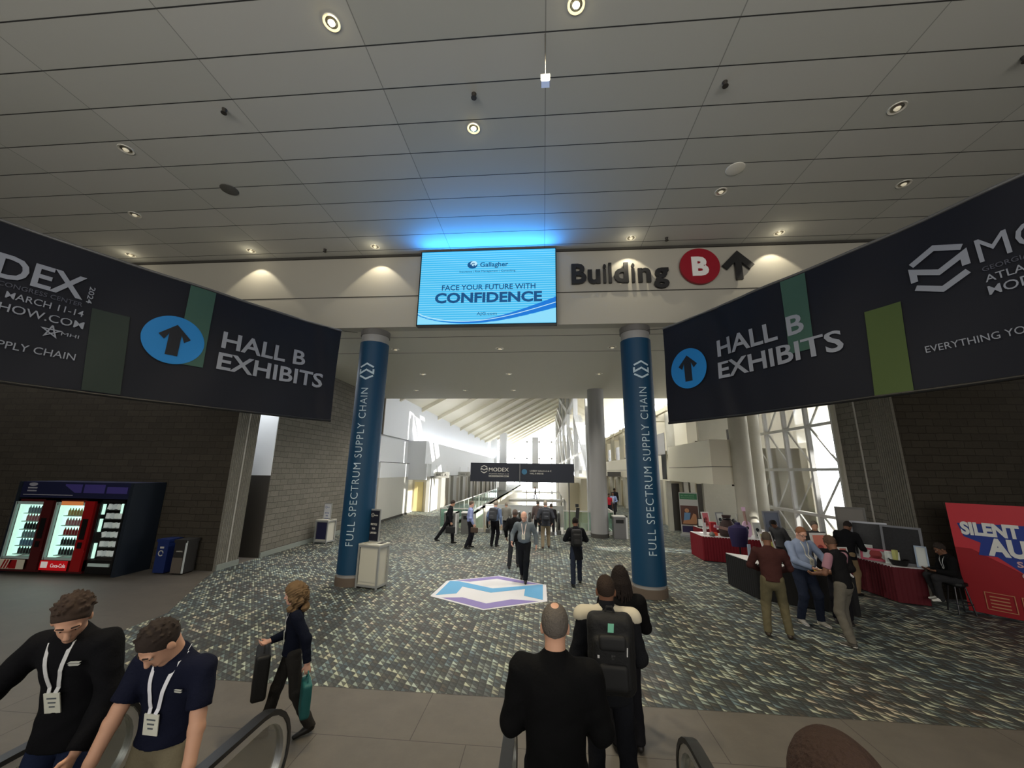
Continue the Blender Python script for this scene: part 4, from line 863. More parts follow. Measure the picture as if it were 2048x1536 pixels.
def lump(name, lab, cat, x, y, z, prof, m, sx=1, sy=1, rz=0, extra=None, tilt=0):
    t = empty(name, (x, y, z), rz, lab, cat)
    b_ = MB().lathe(prof, (0, 0, 0), 24); Mx = Matrix.Translation((x, y, z)) @ Matrix.Rotation(rz, 4, 'Z') @ Matrix.Rotation(tilt, 4, 'X') @ Matrix.Diagonal((sx, sy, 1, 1))
    b_.v = [tuple(Mx @ Vector(v)) for v in b_.v]; b_.build('body', m, t, smooth=True)
    return t
t = lump('gift_bag', 'dark brown gathered gift bag on the front red table', 'bag', 6.55, 15.1, TH, [(.001, 0), (.26, .02), (.3, .2), (.24, .42), (.12, .6), (.16, .72), (.05, .7)], mat('bag_brown', (56, 42, 40), .8, bump=(8, .5)), 1, .7)
MB().lathe([(.13, .57), (.15, .6), (.13, .63)], (6.55, 15.1, TH), 16).build('ribbon', M_BLACK, t)
t = lump('gift_bag', 'smaller black gift bag leaning behind the brown one', 'bag', 7.02, 15.6, TH, [(.001, 0), (.2, .02), (.22, .2), (.15, .42), (.03, .55)], M_BLK, 1, .7)
# pink guitar pair
def guitar(x, y, z, lab, m, rz, lay):
    t = empty('guitar', (x, y, z), 0, lab, 'guitar')
    Mx = Matrix.Translation((x, y, z)) @ Matrix.Rotation(rz, 4, 'Z') @ Matrix.Rotation(lay, 4, 'X')
    out = []
    for i in range(40):
        a = 2*pi*i/40; r = .19+.045*cos(2*a)-.02*cos(a) ; out.append((r*.95*sin(a), .24-r*1.15*cos(a)))
    f = lambda u, v, w: Mx @ Vector((u, -w, v))
    MB().flat(out, f, .08).build('body', m, t, smooth=True)
    MB().flat([(-.025, .4), (.025, .4), (.02, .86), (-.02, .86)], f, .1).build('neck', mat('guitar_neck', (150, 120, 110), .5), t)
    MB().flat([(-.04, .86), (.04, .86), (.05, 1.0), (-.05, 1.0)], f, .09).build('headstock', m, t)
    MB().flat(circle(0, .3, .05, 16), f, .085).build('sound_hole', M_BLACK, t)
guitar(7.15, 14.95, TH+.02, 'pale pink guitar shaped piece standing on the front red table', mat('guitar_pink', (216, 180, 206), .5), .1, -.15)
guitar(6.95, 14.72, TH+.11, 'dusky pink guitar lying across the front red table', mat('guitar_rose', (176, 132, 148), .5), 1.45, -1.35)
# jersey on a stand
t = empty('jersey_stand', (5.9, 12.9, 0), 0, 'dark purple jersey on a torso form standing behind the black table', 'mannequin')
b_ = MB().lathe([(.001, .85), (.2, .87), (.23, 1.1), (.27, 1.3), (.25, 1.42), (.08, 1.5), (.07, 1.56), (.001, 1.56)], (0, 0, 0), 24); b_.v = [(5.9+x*1.1, 12.9+y*.6, z) for x, y, z in b_.v]; b_.build('jersey', mat('jersey_purple', (40, 32, 74), .7, bump=(6, .4)), t, smooth=True)
MB().cyl((5.9, 12.9, 0), (5.9, 12.9, .87), .02).cyl((5.9, 12.9, 0), (5.9, 12.9, .02), .18, n=24).build('stand', M_BLACK, t)
# small table clutter
def block(name, lab, cat, x, y, z, sx, sy, sz, m, rz=0, grp=None): return tag(MB().obox((x, y, z+sz/2), (sx, sy, sz), rz=rz).build(name, m), lab, cat, grp)
block('card_holder', 'white upright card at the left end of the front red table', 'card', 5.85, 15.35, TH, .12, .03, .42, M_CLOTH, .2)
block('box', 'orange red box on the front red table beside the brown bag', 'box', 6.12, 15.25, TH, .22, .16, .1, mat('box_orange', (214, 78, 44), .5))
block('box', 'red carton standing behind the orange box', 'box', 6.25, 15.6, TH, .2, .16, .42, mat('carton_red', (150, 24, 34), .6))
tag(MB().lathe([(.001, 0), (.08, .0), (.1, .06), (.06, .13), (.001, .16)], (5.98, 15.05, TH), 16).build('cap', mat('cap_grey', (110, 112, 104), .7), smooth=True), 'grey cap lying by the white card on the front red table', 'cap')
block('acrylic_stand', 'clear slanted card stand at the left end of the black table', 'stand', 5.35, 11.2, TH, .1, .02, .38, mat('acrylic', (150, 166, 186), .2), .4)
block('card_holder', 'white card standing on the black table next to the clear stand', 'card', 5.72, 11.35, TH, .16, .02, .24, M_CLOTH, .3)
block('folder', 'dark folder lying flat on the black table', 'folder', 5.85, 10.95, TH, .42, .2, .03, M_BLACK, -.5)
block('folder', 'bright yellow booklet on the black table under the men\'s hands', 'booklet', 6.42, 10.22, TH, .26, .18, .02, mat('booklet_yellow', (232, 196, 30), .5), -.5)
t = empty('gift_basket', (8.88, 11.12, TH), 0, 'black patterned basket with cellophane on the wine red table', 'basket')
MB().lathe([(.001, 0), (.14, 0), (.2, .14), (.18, .14), (.12, .02)], (8.88, 11.12, TH), 16).build('basket', M_BLACK, t); MB().obox((8.86, 11.17, TH+.2), (.1, .08, .3), rz=.4).build('card', mat('basket_yellow', (190, 190, 120), .5), t)

# ------------------------------------------------------------------ silent auction sign
A = Vector((9.70, 10.52, 0)); ax = Vector((.62, -.78, 0)).normalized(); nn = Vector((-ax.y, ax.x, 0)); nn = nn if nn.dot(-A) > 0 else -nn
t = empty('auction_sign', tuple(A+ax*1.3), 0, 'large red and blue silent auction sign standing at the right edge', 'sign')
MB().obox(A+ax*1.5-nn*.03+Vector((0, 0, 1.22)), (3.0, .05, 2.36), rz=math.atan2(ax.y, ax.x)).build('board', mat('auction_red', (150, 22, 32), .5), t)
f = plane(A, ax, nn); f2 = plane(A+nn*.006, ax, nn); f3 = plane(A+nn*.012, ax, nn)
MB().flat([(.0, 1.4), (.25, 1.4), (1.1, .88), (1.25, 2.4), (0, 2.4)], f, .003).build('light_field', mat('auction_rose', (196, 52, 62), .5), t)
MB().flat([(.12, 1.95), (3.0, 2.06), (3.0, .95), (1.0, 1.28), (.95, .98), (.62, 1.28), (.35, 1.28), (.42, 1.55), (.18, 1.66)], f2, .003).build('blue_burst', mat('auction_blue', (34, 58, 140), .5), t)
MB().text('SILENT', f3, .16, 1.72, h=.27, w=.86, bold=.05, d=.012).text('AUCTION', f3, .5, 1.32, h=.35, w=1.8, bold=.05, d=.012).build('lettering', mat('auction_white', (226, 226, 222), .5), t)
x = MB().text('Scan', f3, .87, 1.12, h=.12, w=.34, bold=.03, d=.004).text('Quick', f3, .9, .89, h=.12, w=.42, bold=.03, d=.004).text('Bid', f3, .94, .66, h=.12, w=.25, bold=.03, d=.004); x.build('small_lettering', mat('auction_pink', (214, 170, 170), .5), t)
x = MB()
for u0, u1 in ((.3, .72), (.82, 1.3)):
    x.stroke([(u0, .15), (u1, .15), (u1, .5), (u0, .5), (u0, .15)], .015, f3, .003)
    for k in range(4): x.flat([(u0+.06, .2+k*.07), (u1-.08, .2+k*.07), (u1-.08, .225+k*.07), (u0+.06, .225+k*.07)], f3, .003)
x.build('fine_print', mat('auction_gold', (190, 130, 96), .5), t)
# stool
t = empty('stool', (9.45, 10.42, 0), 0, 'dark metal stool the man in the black jacket sits on', 'stool')
MB().cyl((9.45, 10.42, .6), (9.45, 10.42, .65), .19, n=24).build('seat', M_BLACK, t)
for a_ in range(4):
    c_, s_ = cos(a_*pi/2+.6), sin(a_*pi/2+.6); MB().cyl((9.45+.13*c_, 10.42+.13*s_, .6), (9.45+.22*c_, 10.42+.22*s_, 0), .015, n=8).build('leg', mat('stool_leg', (70, 70, 72), .3, .8), t)
MB().tube([(9.45+.2*cos(q*pi/8), 10.42+.2*sin(q*pi/8), .22) for q in range(17)], .012, 6).build('foot_ring', MATS['stool_leg'], t)
# ------------------------------------------------------------------ people: signed-distance bodies
def snets(prims, res, k=.03, pad=.05):
    # prims: functions with bounds -> smooth union on a grid -> surface nets
    lo = np.min([p[1] for p in prims], 0)-pad; hi = np.max([p[2] for p in prims], 0)+pad
    n = np.ceil((hi-lo)/res).astype(int)+1
    D = np.full(n, 1.0)
    ax = [lo[i]+np.arange(n[i])*res for i in range(3)]
    for fn, a, b, kk in prims:
        i0 = np.maximum(0, ((a-pad-lo)/res).astype(int)); i1 = np.minimum(n, ((b+pad-lo)/res).astype(int)+2)
        sl = tuple(slice(i0[i], i1[i]) for i in range(3))
        G = np.stack(np.meshgrid(ax[0][sl[0]], ax[1][sl[1]], ax[2][sl[2]], indexing='ij'), -1)
        d = fn(G); kk = kk or k; o = D[sl]; h = np.maximum(kk-np.abs(o-d), 0)/kk
        D[sl] = np.minimum(o, d)-h*h*kk*.25
    ins = D < 0
    c = [ins[i:n[0]-1+i, j:n[1]-1+j, l:n[2]-1+l] for i in (0, 1) for j in (0, 1) for l in (0, 1)]
    s = sum(x.astype(np.int8) for x in c); act = (s > 0) & (s < 8)
    idx = np.full(act.shape, -1); cells = np.argwhere(act); idx[act] = np.arange(len(cells))
    P = np.zeros((len(cells), 3)); cnt = np.zeros(len(cells))
    cor = [(i, j, l) for i in (0, 1) for j in (0, 1) for l in (0, 1)]
    V = {q: D[cells[:, 0]+q[0], cells[:, 1]+q[1], cells[:, 2]+q[2]] for q in cor}
    for q in cor:
        for a in range(3):
            if q[a] == 0:
                r = list(q); r[a] = 1; r = tuple(r); v0, v1 = V[q], V[r]; m = (v0 < 0) != (v1 < 0)
                t = np.where(m, v0/np.where(m, v0-v1, 1), 0)
                pt = np.array(q, float)[None]+np.zeros((len(cells), 1)); pt[:, a] = t
                P += pt*m[:, None]; cnt += m
    P = lo+(cells+P/np.maximum(cnt, 1)[:, None])*res
    F_ = []
    for a in range(3):
        b, c_ = (a+1) % 3, (a+2) % 3
        s0 = [slice(None)]*3; s1 = [slice(None)]*3; s0[a] = slice(0, n[a]-1); s1[a] = slice(1, n[a])
        A, B_ = ins[tuple(s0)], ins[tuple(s1)]; e = np.argwhere(A != B_)
        e = e[(e[:, b] > 0) & (e[:, c_] > 0) & (e[:, b] < n[b]-1) & (e[:, c_] < n[c_]-1)]
        if not len(e): continue
        def ix(db, dc): q = e.copy(); q[:, b] -= db; q[:, c_] -= dc; return idx[q[:, 0], q[:, 1], q[:, 2]]
        quad = np.stack([ix(1, 1), ix(0, 1), ix(0, 0), ix(1, 0)], 1)
        fl_ = ~A[e[:, 0], e[:, 1], e[:, 2]]; quad[fl_] = quad[fl_][:, ::-1]; F_.append(quad)
    return P, np.concatenate(F_)
def nz(v): v = np.array(v, float); return v/np.linalg.norm(v)
def wob(G, amp, f=38, s=0): return amp*(np.sin(G[..., 0]*f+s+3*np.sin(G[..., 2]*f*.35))*np.sin(G[..., 2]*f*.7+G[..., 1]*f*.5+s*2)) if amp else 0
def cone(a, b, r1, r2, flat=1, fd=(0, 1, 0), clips=(), amp=0, k=None):
    a = np.array(a, float); b = np.array(b, float); fd = np.array(fd, float); ab = b-a; L2 = max(1e-9, ab@ab); rm = max(r1, r2)
    c = 1/flat-1
    def fn(G):
        p = G-a
        h = np.clip(p@ab/L2, 0, 1); q = p-h[..., None]*ab; q = q+(q@fd)[..., None]*fd*c
        d = np.linalg.norm(q, axis=-1)-(r1+(r2-r1)*h)
        if flat < 1: d = d*(.55+.45*flat)
        d = d+wob(G, amp)
        for pt, nn_ in clips: d = np.maximum(d, (G-np.array(pt))@np.array(nn_))
        return d
    return (fn, np.minimum(a, b)-rm, np.maximum(a, b)+rm, k)
def ell(c, r, M=None, clips=(), amp=0, f=60, k=None):
    c = np.array(c, float); r = np.array(r, float); M = np.eye(3) if M is None else M
    def fn(G):
        q = (G-c)@M; l = np.linalg.norm(q/r, axis=-1); l2 = np.linalg.norm(q/(r*r), axis=-1)+1e-9
        d = l*(l-1)/l2+wob(G, amp, f)
        for pt, nn_ in clips: d = np.maximum(d, (G-np.array(pt))@np.array(nn_))
        return d
    return (fn, c-r.max(), c+r.max(), k)
def rbox(c, h, rr, M=None, k=None, amp=0):
    c = np.array(c, float); h = np.array(h, float); M = np.eye(3) if M is None else M
    def fn(G):
        q = np.abs((G-c)@M)-h+rr
        return np.linalg.norm(np.maximum(q, 0), axis=-1)+np.minimum(q.max(-1), 0)-rr+wob(G, amp)
    R_ = np.linalg.norm(h); return (fn, c-R_, c+R_, k)
def mesh_of(name, groups, m, parent, res):
    Vs = []; Fs = []; n = 0
    for prims, r_, k_ in groups:
        P, Q = snets(prims, r_ or res, k_); Vs.append(P); Fs.append(Q+n); n += len(P)
    V = np.concatenate(Vs); Q = np.concatenate(Fs); me = bpy.data.meshes.new(name)
    me.vertices.add(len(V)); me.vertices.foreach_set('co', V.ravel()); me.loops.add(len(Q)*4); me.loops.foreach_set('vertex_index', Q.ravel().astype(np.int32))
    me.polygons.add(len(Q)); me.polygons.foreach_set('loop_start', np.arange(len(Q), dtype=np.int32)*4)
    me.polygons.foreach_set('use_smooth', [True]*len(Q)); me.update(calc_edges=True); me.validate()
    o = bpy.data.objects.new(name, me); COL.objects.link(o); o.parent = parent; me.materials.append(m); return o
def ik(a, c, l1, l2, hint):
    a = np.array(a, float); c = np.array(c, float); d = c-a; L = np.linalg.norm(d); L_ = min(L, (l1+l2)*.999); d = d/L; c = a+d*L_
    x = (l1*l1-l2*l2+L_*L_)/(2*L_); h = sqrt(max(0, l1*l1-x*x)); hint = np.array(hint, float); hint = nz(hint-d*(hint@d)); return a+d*x+hint*h, c
def march(prims, o, d, tmax=.6):
    o = np.array(o, float); d = nz(d); t = 0
    for _ in range(60):
        p = (o+d*t)[None]; v = min(float(f(p)[0]) for f, *_r in prims)
        if v < .001: break
        t += max(v*.7, .001)
        if t > tmax: break
    return o+d*min(t, tmax)
SK = {'tan': (196, 150, 124), 'pink': (206, 160, 140), 'brown': (112, 78, 60), 'dark': (72, 52, 44)}
def person(lab, x, y, z=0, face=0, H=1.78, skin='tan', top=('polo', (20, 24, 44)), pants=(26, 26, 30), shoes=(24, 22, 22), hair=('short', (52, 40, 34)), pose={}, res=.016, build=1.0, belly=0, lany=None, badge=True, pack=None, group=None, glasses=False, collar=None, coarse=False, facing=False, sole=None):
    s = H/1.75
    t = empty('person', (x, y, z), radians(face), lab, 'person', group); t.scale = (s, s, s)
    g = dict(hz=.93, lean=2, side=0, tw=0, hp=8, hy=0, hr=0, fl=(-.11, .0, 0), fr=(.11, .02, 0), wl=(-.27, .04, .82), wr=(.27, .04, .82), el=(-.5, -1, -.3), er=(.5, -1, -.3), kl=(-.1, 1, 0), kr=(.1, 1, 0), toe=(0, 0)); g.update(pose)
    P = np.array((g.get('px', 0), 0, g['hz']), float); ln = radians(g['lean']); sd = radians(g['side'])
    T = nz((sin(sd), sin(ln), cos(ln)*cos(sd))); tw = radians(g['tw']); Rr = nz(np.array((cos(tw), sin(tw), 0))-T*(np.array((cos(tw), sin(tw), 0))@T)); Fd = np.cross(T, Rr); b_ = build
    chest = P+T*.34; neck = P+T*.50; sh = {-1: P+T*.43-Rr*.18*b_, 1: P+T*.43+Rr*.18*b_}
    hp, hy, hr = (radians(g[q]) for q in ('hp', 'hy', 'hr'))
    F0 = Fd*cos(hy)+Rr*sin(hy); Hd = nz(F0*cos(hp)-T*sin(hp)); Hu = nz(T*cos(hp)+F0*sin(hp)); Hs = np.cross(Hd, Hu); Hu = nz(Hu*cos(hr)+Hs*sin(hr)); Hs = np.cross(Hd, Hu)
    HM = np.stack([Hs, Hd, Hu], 1)
    hc = neck+T*.045+Hu*.115+Hd*.022; loc = lambda a, b, c: hc+Hs*a+Hd*b+Hu*c
    hips = {i: P-np.array((0, 0, .02))+np.array((.082*i, 0, 0)) for i in (-1, 1)}
    kn = {}; an = {}; el = {}; wr = {}
    for i, fk, kk in ((-1, 'fl', 'kl'), (1, 'fr', 'kr')):
        f_ = np.array(g[fk], float); kn[i], an[i] = ik(hips[i], f_+np.array((0, -.04, .085)), .43, .425, g[kk])
    for i, wk, ek in ((-1, 'wl', 'el'), (1, 'wr', 'er')): el[i], wr[i] = ik(sh[i], g[wk], .29, .26, g[ek])
    kind, tc = top[0], top[1]; short = kind in ('polo', 'vest'); M_S = mat('skin_'+skin, SK[skin], .55, spec=.3)
    # ---- body (skin)
    body = [cone(P, chest, .115*b_, .13*b_, .7, Fd), cone(sh[-1]*.9+sh[1]*.1, sh[1]*.9+sh[-1]*.1, .05, .05)]
    for i in (-1, 1): body += [cone(hips[i], kn[i], .075, .05), cone(kn[i], an[i], .048, .035), cone(sh[i], el[i], .042, .036), cone(el[i], wr[i], .036, .026)]
    headp = [ell(loc(0, -.012, .02), (.075, .096, .098), HM), ell(loc(0, .03, -.05), (.056, .062, .07), HM), cone(neck-T*.03, loc(0, -.02, -.055), .064, .057), ell(loc(-.076, -.005, -.02), (.011, .02, .032), HM, k=.01), ell(loc(.076, -.005, -.02), (.011, .02, .032), HM, k=.01)]
    if facing or not coarse:
        headp += [cone(loc(0, .088, .0), loc(0, .108, -.038), .009, .015, k=.015), ell(loc(0, .078, .018), (.055, .018, .012), HM, k=.02), ell(loc(0, .084, -.075), (.025, .012, .01), HM, k=.012), ell(loc(0, .07, -.105), (.025, .022, .018), HM, k=.02), cone(neck-T*.05+Rr*.09, neck-T*.05-Rr*.09, .04, .04)]
    groups = [(body, .022, .04), (headp, (.006 if not coarse else .01), .025)]
    for i in (-1, 1):
        d = nz(wr[i]-el[i]); u = np.array(g.get('hup', (0, 1, 0)), float); pn = nz(np.cross(d, u)); ff = nz(np.cross(pn, d)); cu = pn*(-i)*1.0
        grip = g.get('gl' if i < 0 else 'gr', .35); rs = .007 if not coarse else .0095
        h = [cone(el[i]*.4+wr[i]*.6, wr[i], .031, .026), cone(wr[i], wr[i]+d*.07, .03, .036, .5, pn)]
        if short: h += [cone(el[i]*.75+sh[i]*.25, el[i], .043, .038), cone(el[i], el[i]*.4+wr[i]*.6, .04, .032)]
        for q in range(4):
            o_ = (q-1.5)*.019; Lf = (.066, .078, .074, .058)[q]; p0 = wr[i]+d*.085+ff*(-o_); d1 = nz(d+cu*grip*1.2); p1 = p0+d1*Lf*.5; d2 = nz(d+cu*grip*3.5); p2 = p1+d2*Lf*.5; h += [cone(p0-d*.02, p1, .0095, .0085, k=.006), cone(p1, p2, .0085, .007, k=.006)]
        tb = wr[i]+d*.025+ff*.026; t1 = tb+nz(d*.7+ff*.7+cu*.3)*.035; h += [cone(tb, t1, .012, .0105, k=.012), cone(t1, t1+nz(d+ff*.2+cu*.5)*.03, .0105, .009, k=.008)]
        groups.append((h, rs, .012))
    mesh_of('body', groups, M_S, t, res)
    if facing:
        e = MB(); 
        for q in (-1, 1): e.use(mat('eye_white', (200, 196, 190), .3)).lathe([(.001, -.011), (.008, -.007), (.011, 0), (.008, .007), (.001, .011)], loc(.03*q, .074, -.002), 10).use(mat('eye_dark', (30, 22, 18), .3)).lathe([(.001, -.005), (.005, 0), (.001, .005)], loc(.03*q, .083, -.003), 8)
        Mi = wm(t); e.v = [tuple(Mi @ Vector(v)) for v in e.v]; e.build('eyes', None, t, smooth=True)
        mesh_of('lips', [([ell(loc(0, .0935, -.0745), (.023, .007, .0065), HM)], .003, .01)], mat('lips_'+skin, tuple(int(c*.72) for c in SK[skin]), .5), t, .003)
        mesh_of('eyebrows', [([cone(loc(q*.045, .083, .026), loc(q*.018, .092, .028), .004, .0055, k=.002) for q in (-1, 1)], .003, .005)], mat('hair_%d_%d_%d' % hair[1], hair[1], .9), t, .003)
    if glasses:
        e = MB(); Mi = wm(t)
        for q in (-1, 1): e.tube([Mi @ Vector(loc(.03*q+.024*cos(a), .102, -.002+.017*sin(a))) for a in np.linspace(0, 2*pi, 13)], .0022*s, 5).cyl(Mi @ Vector(loc(.055*q, .1, 0)), Mi @ Vector(loc(.079*q, 0, 0)), .002*s, n=5)
        e.build('glasses', M_BLACK, t)
    # ---- hair
    ht, hcol = hair; M_H = mat('hair_%d_%d_%d' % hcol, hcol, .9, bump=(90, .6), spec=.15); hres = .007 if not coarse else .011
    fcl = [(loc(0, .055, .045), Hd*.85-Hu*.5), (loc(0, 0, -.062), -Hu)]
    side = (loc(0, .03, -.01), Hd*.75-Hu*.66)
    if ht == 'short': hg = [ell(loc(0, -.016, .026), (.083, .104, .104), HM, clips=[(loc(0, .06, .05), Hd*.8-Hu*.6), (loc(0, 0, -.07), -Hu), side], amp=.002, f=150)]
    elif ht == 'crop': hg = [ell(loc(0, -.014, .022), (.0785, .099, .101), HM, clips=[(loc(0, .055, .055), Hd*.8-Hu*.6), (loc(0, 0, -.075), -Hu), side], amp=.0006, f=150)]
    elif ht == 'fringe': hg = [ell(loc(0, -.014, .02), (.08, .1, .1), HM, clips=[(loc(0, 0, .045), Hu), (loc(0, .03, 0), Hd), (loc(0, 0, -.075), -Hu), (loc(0, 0, .06), Hu*.8-Hd*-.6)], amp=.001, f=150), ell(loc(0, -.05, .02), (.072, .065, .085), HM)]
    elif ht == 'thin': hg = [ell(loc(0, -.014, .02), (.08, .1, .1), HM, clips=[(loc(0, .05, .06), Hd*.8-Hu*.6), (loc(0, 0, -.075), -Hu), side, (loc(0, -.014, .02)+(Hu*.88-Hd*.3)*.099, Hu*.95-Hd*.31)], amp=.0012, f=150)]
    elif ht == 'bushy': hg = [ell(loc(0, -.016, .028), (.085, .106, .106), HM, clips=[(loc(0, .062, .055), Hd*.8-Hu*.6), (loc(0, 0, -.06), -Hu), (loc(0, .03, -.01), Hd*.75-Hu*.66)], amp=.003, f=110)]
    elif ht == 'curly':
        r2 = random.Random(3); hg = [ell(loc(0, -.02, .03), (.118, .125, .118), HM, clips=[(loc(0, .06, .04), Hd*.8-Hu*.55)], amp=.006, f=100)]
        for q in range(46):
            a = r2.uniform(-pi*.93, -pi*.07) if q % 2 else r2.uniform(-pi*1.03, pi*.03); rr = r2.uniform(.095, .14); zz = r2.uniform(-.2, .04); hg.append(ell(loc(rr*cos(a), rr*sin(a)*1.0-.01, zz), (.036, .036, .04), amp=.011, f=120))
    elif ht == 'dreads':
        r2 = random.Random(4); hg = [ell(loc(0, -.016, .03), (.088, .105, .105), HM, clips=[(loc(0, .06, .05), Hd*.8-Hu*.6)], amp=.004, f=120)]
        for q in range(34):
            a = -pi*q/33; a2 = a+r2.uniform(-.15, .15); p0 = loc(.075*cos(a), .09*sin(a)-.01, .07); p1 = loc(.105*cos(a2), .115*sin(a2)-.01, -.05); p2 = p1-T*r2.uniform(.1, .2)+Rr*.02*cos(a); hg += [cone(p0, p1, .011, .012, k=.004), cone(p1, p2, .012, .008, k=.004)]
    else: hg = None
    if ht in ('bushy', 'short') and not coarse:
        r2 = random.Random(11); big_ = 1.6 if ht == 'bushy' else .8
        for q in range(170 if ht == 'bushy' else 110):
            th_ = r2.uniform(0, 2*pi); ph = r2.uniform(.0, 1.75); dx, dy, dz = sin(ph)*cos(th_), sin(ph)*sin(th_), cos(ph)
            if dy*.8-dz*.6 > (-.02 if dz > .5 else -.25): continue
            R__ = (.083, .104, .104); p_ = loc(dx*R__[0], -.014+dy*R__[1], .026+dz*R__[2]); d_ = nz(p_-loc(0, -.014, .026)+Hs*r2.uniform(-.05, .05)+Hd*r2.uniform(-.05, .05)); hg.append(cone(p_-d_*.01, p_+d_*.012*big_, .011*big_, .005, k=.004))
    if hg: mesh_of('hair', [(hg, hres, .012)], M_H, t, res)
    # ---- trousers
    amp = .0035; tr = [cone(P-T*.02+np.array((0, 0, -.03)), P+T*.06, .138*b_, .125*b_, .72, Fd, amp=amp)]
    sit = g.get('sit', 0)
    for i in (-1, 1): 
        tr += [cone(hips[i]-np.array((0, 0, .0)), kn[i], .092*b_, .072*b_**.5, amp=amp), cone(kn[i], an[i]+nz(an[i]-kn[i])*.03, .072*b_**.5, .062, clips=[(an[i]-np.array((0, 0, .02)), (0, 0, -1.0))] if not sit else [], amp=amp*1.3)]
    mesh_of('trousers', [(tr, res, .03)], mat('cloth_%d_%d_%d' % pants, pants, .9, bump=(60, .25), spec=.12), t, res)
    # ---- top garment
    jk = kind in ('jacket', 'coat'); hem = {'polo': -.0, 'shirt': .02, 'sweater': -.04, 'jacket': -.14, 'coat': -.30, 'vest': -.06}[kind]; th = .012 if not jk else .022
    Z_ = np.array((0, 0, 1.0)); cl = [(P+Z_*hem, -Z_)]; r0 = .152+th+(.012 if hem < -.1 else 0)
    ga = [cone(P+Z_*(hem-.12)+nz((Fd[0], Fd[1], 0))*.012, P+T*.12, (r0+(.03 if kind == 'coat' else .004))*b_, (.128+th)*b_, .82, Fd, cl, amp=amp), cone(P+T*.10, chest, (.130+th)*b_, (.152+th)*b_, .68, Fd, cl, amp=amp), cone(sh[-1]*.86+sh[1]*.14-T*.02, sh[1]*.86+sh[-1]*.14-T*.02, .068+th, .068+th, .85, Fd), cone(neck-T*.06, neck-T*.005, .085, .06+th*.4), cone(sh[-1]*.62+sh[1]*.38, neck-T*.015, .066+th, .05+th), cone(sh[1]*.62+sh[-1]*.38, neck-T*.015, .066+th, .05+th)]
    if belly: ga.append(ell(P+T*.14+Fd*.05*belly, (.15*b_+.02*belly, .12+.03*belly, .16), amp=amp))
    for i in (-1, 1):
        if short:
            e2 = sh[i]*.32+el[i]*.68; dd = nz(el[i]-sh[i])
            if kind == 'polo': ga.append(cone(sh[i], e2+dd*.05, .062+th*.5, .062, clips=[(e2, dd)], amp=amp))
        else:
            dd = nz(wr[i]-el[i]); ga += [cone(sh[i], el[i], .06+th, .05+th*.7, amp=amp*1.4), cone(el[i], wr[i]+dd*.02, .049+th*.7, .036+th*.5, clips=[(wr[i]-dd*.005, dd)], amp=amp)]
    M_T = mat('cloth_%d_%d_%d' % tc, tc, .88, bump=(70, .25), spec=.12)
    G_ = mesh_of({'polo': 'polo_shirt', 'shirt': 'shirt', 'sweater': 'sweater', 'jacket': 'jacket', 'coat': 'coat', 'vest': 'vest'}[kind], [(ga, res, .03)], M_T, t, res)
    if kind == 'vest':
        sl = []
        for i in (-1, 1): e2 = sh[i]*.3+el[i]*.7; sl.append(cone(sh[i], e2+nz(el[i]-sh[i])*.05, .066, .062, clips=[(e2, nz(el[i]-sh[i]))], amp=amp))
        mesh_of('shirt_sleeves', [(sl, res, .02)], mat('cloth_%d_%d_%d' % top[2], top[2], .85), t, res)
    if collar: mesh_of('collar', [([cone(neck-T*.035-Rr*.0, neck+T*.012, .078, .064, clips=[(neck+T*.02, T)])], min(res, .01), .01)], mat('cloth_%d_%d_%d' % collar, collar, .8), t, res)
    # ---- shoes
    for n_, i, fk in ((0, -1, 'fl'), (1, 1, 'fr')):
        a_ = an[i]; ty = radians(g['toe'][n_]); k_ = nz(an[i]-kn[i]); fw = np.array((sin(ty)+.12*i, cos(ty), 0)); fw = nz(fw-k_*(fw@k_)*g.get('flex', .35)); dn = nz(np.array((0, 0, -1.0)))
        heel = a_+dn*.045-fw*.035; toe = a_+dn*.058+fw*.15
        so = mesh_of('shoe', [([cone(heel, heel+fw*.08, .037, .038, k=.02), cone(heel+fw*.06, toe, .04, .03, .8, dn), cone(a_+np.array((0, 0, -.02)), heel+fw*.03, .042, .038)], min(res, .012), .02)], mat('shoe_%d_%d_%d' % shoes, shoes, .5), t, res)
        if sole: mesh_of('sole', [([cone(heel+dn*.022, toe+dn*.012, .036, .034, .45, dn)], .01, .02)], mat('shoe_sole', sole, .6), so, res)
    # ---- lanyard and badge
    if lany:
        Mi = wm(t); bp = march(ga, P+T*.2+Fd*.4, -Fd); e = MB(); pts_ = {}
        off = np.array(g.get('bofs', (0, 0, 0)), float)
        bp = bp+Fd*.022+off
        for i in (-1, 1):
            pl = []
            for q in np.linspace(0, 1, 9):
                o_ = (neck-T*.01+Rr*.062*i)*(1-q)+(P+T*.22+Rr*.018*i)*q+off*q
                h_ = march(ga+headp[2:3], o_+Fd*.35, -Fd)+Fd*.007; pl.append(h_)
            pl = [neck+T*.02+Rr*.05*i-Fd*.045, neck+T*.018+Rr*.068*i]+pl; pl[-1] = bp+Rr*.018*i+T*.03
            for a_, c_ in zip(pl[:-1], pl[1:]): e.bar(Mi @ Vector(a_), Mi @ Vector(c_), .021*s, .003*s, up=Mi.to_3x3() @ Vector(Fd))
        e.build('lanyard', mat('lanyard_%d_%d_%d' % lany, lany, .7), t)
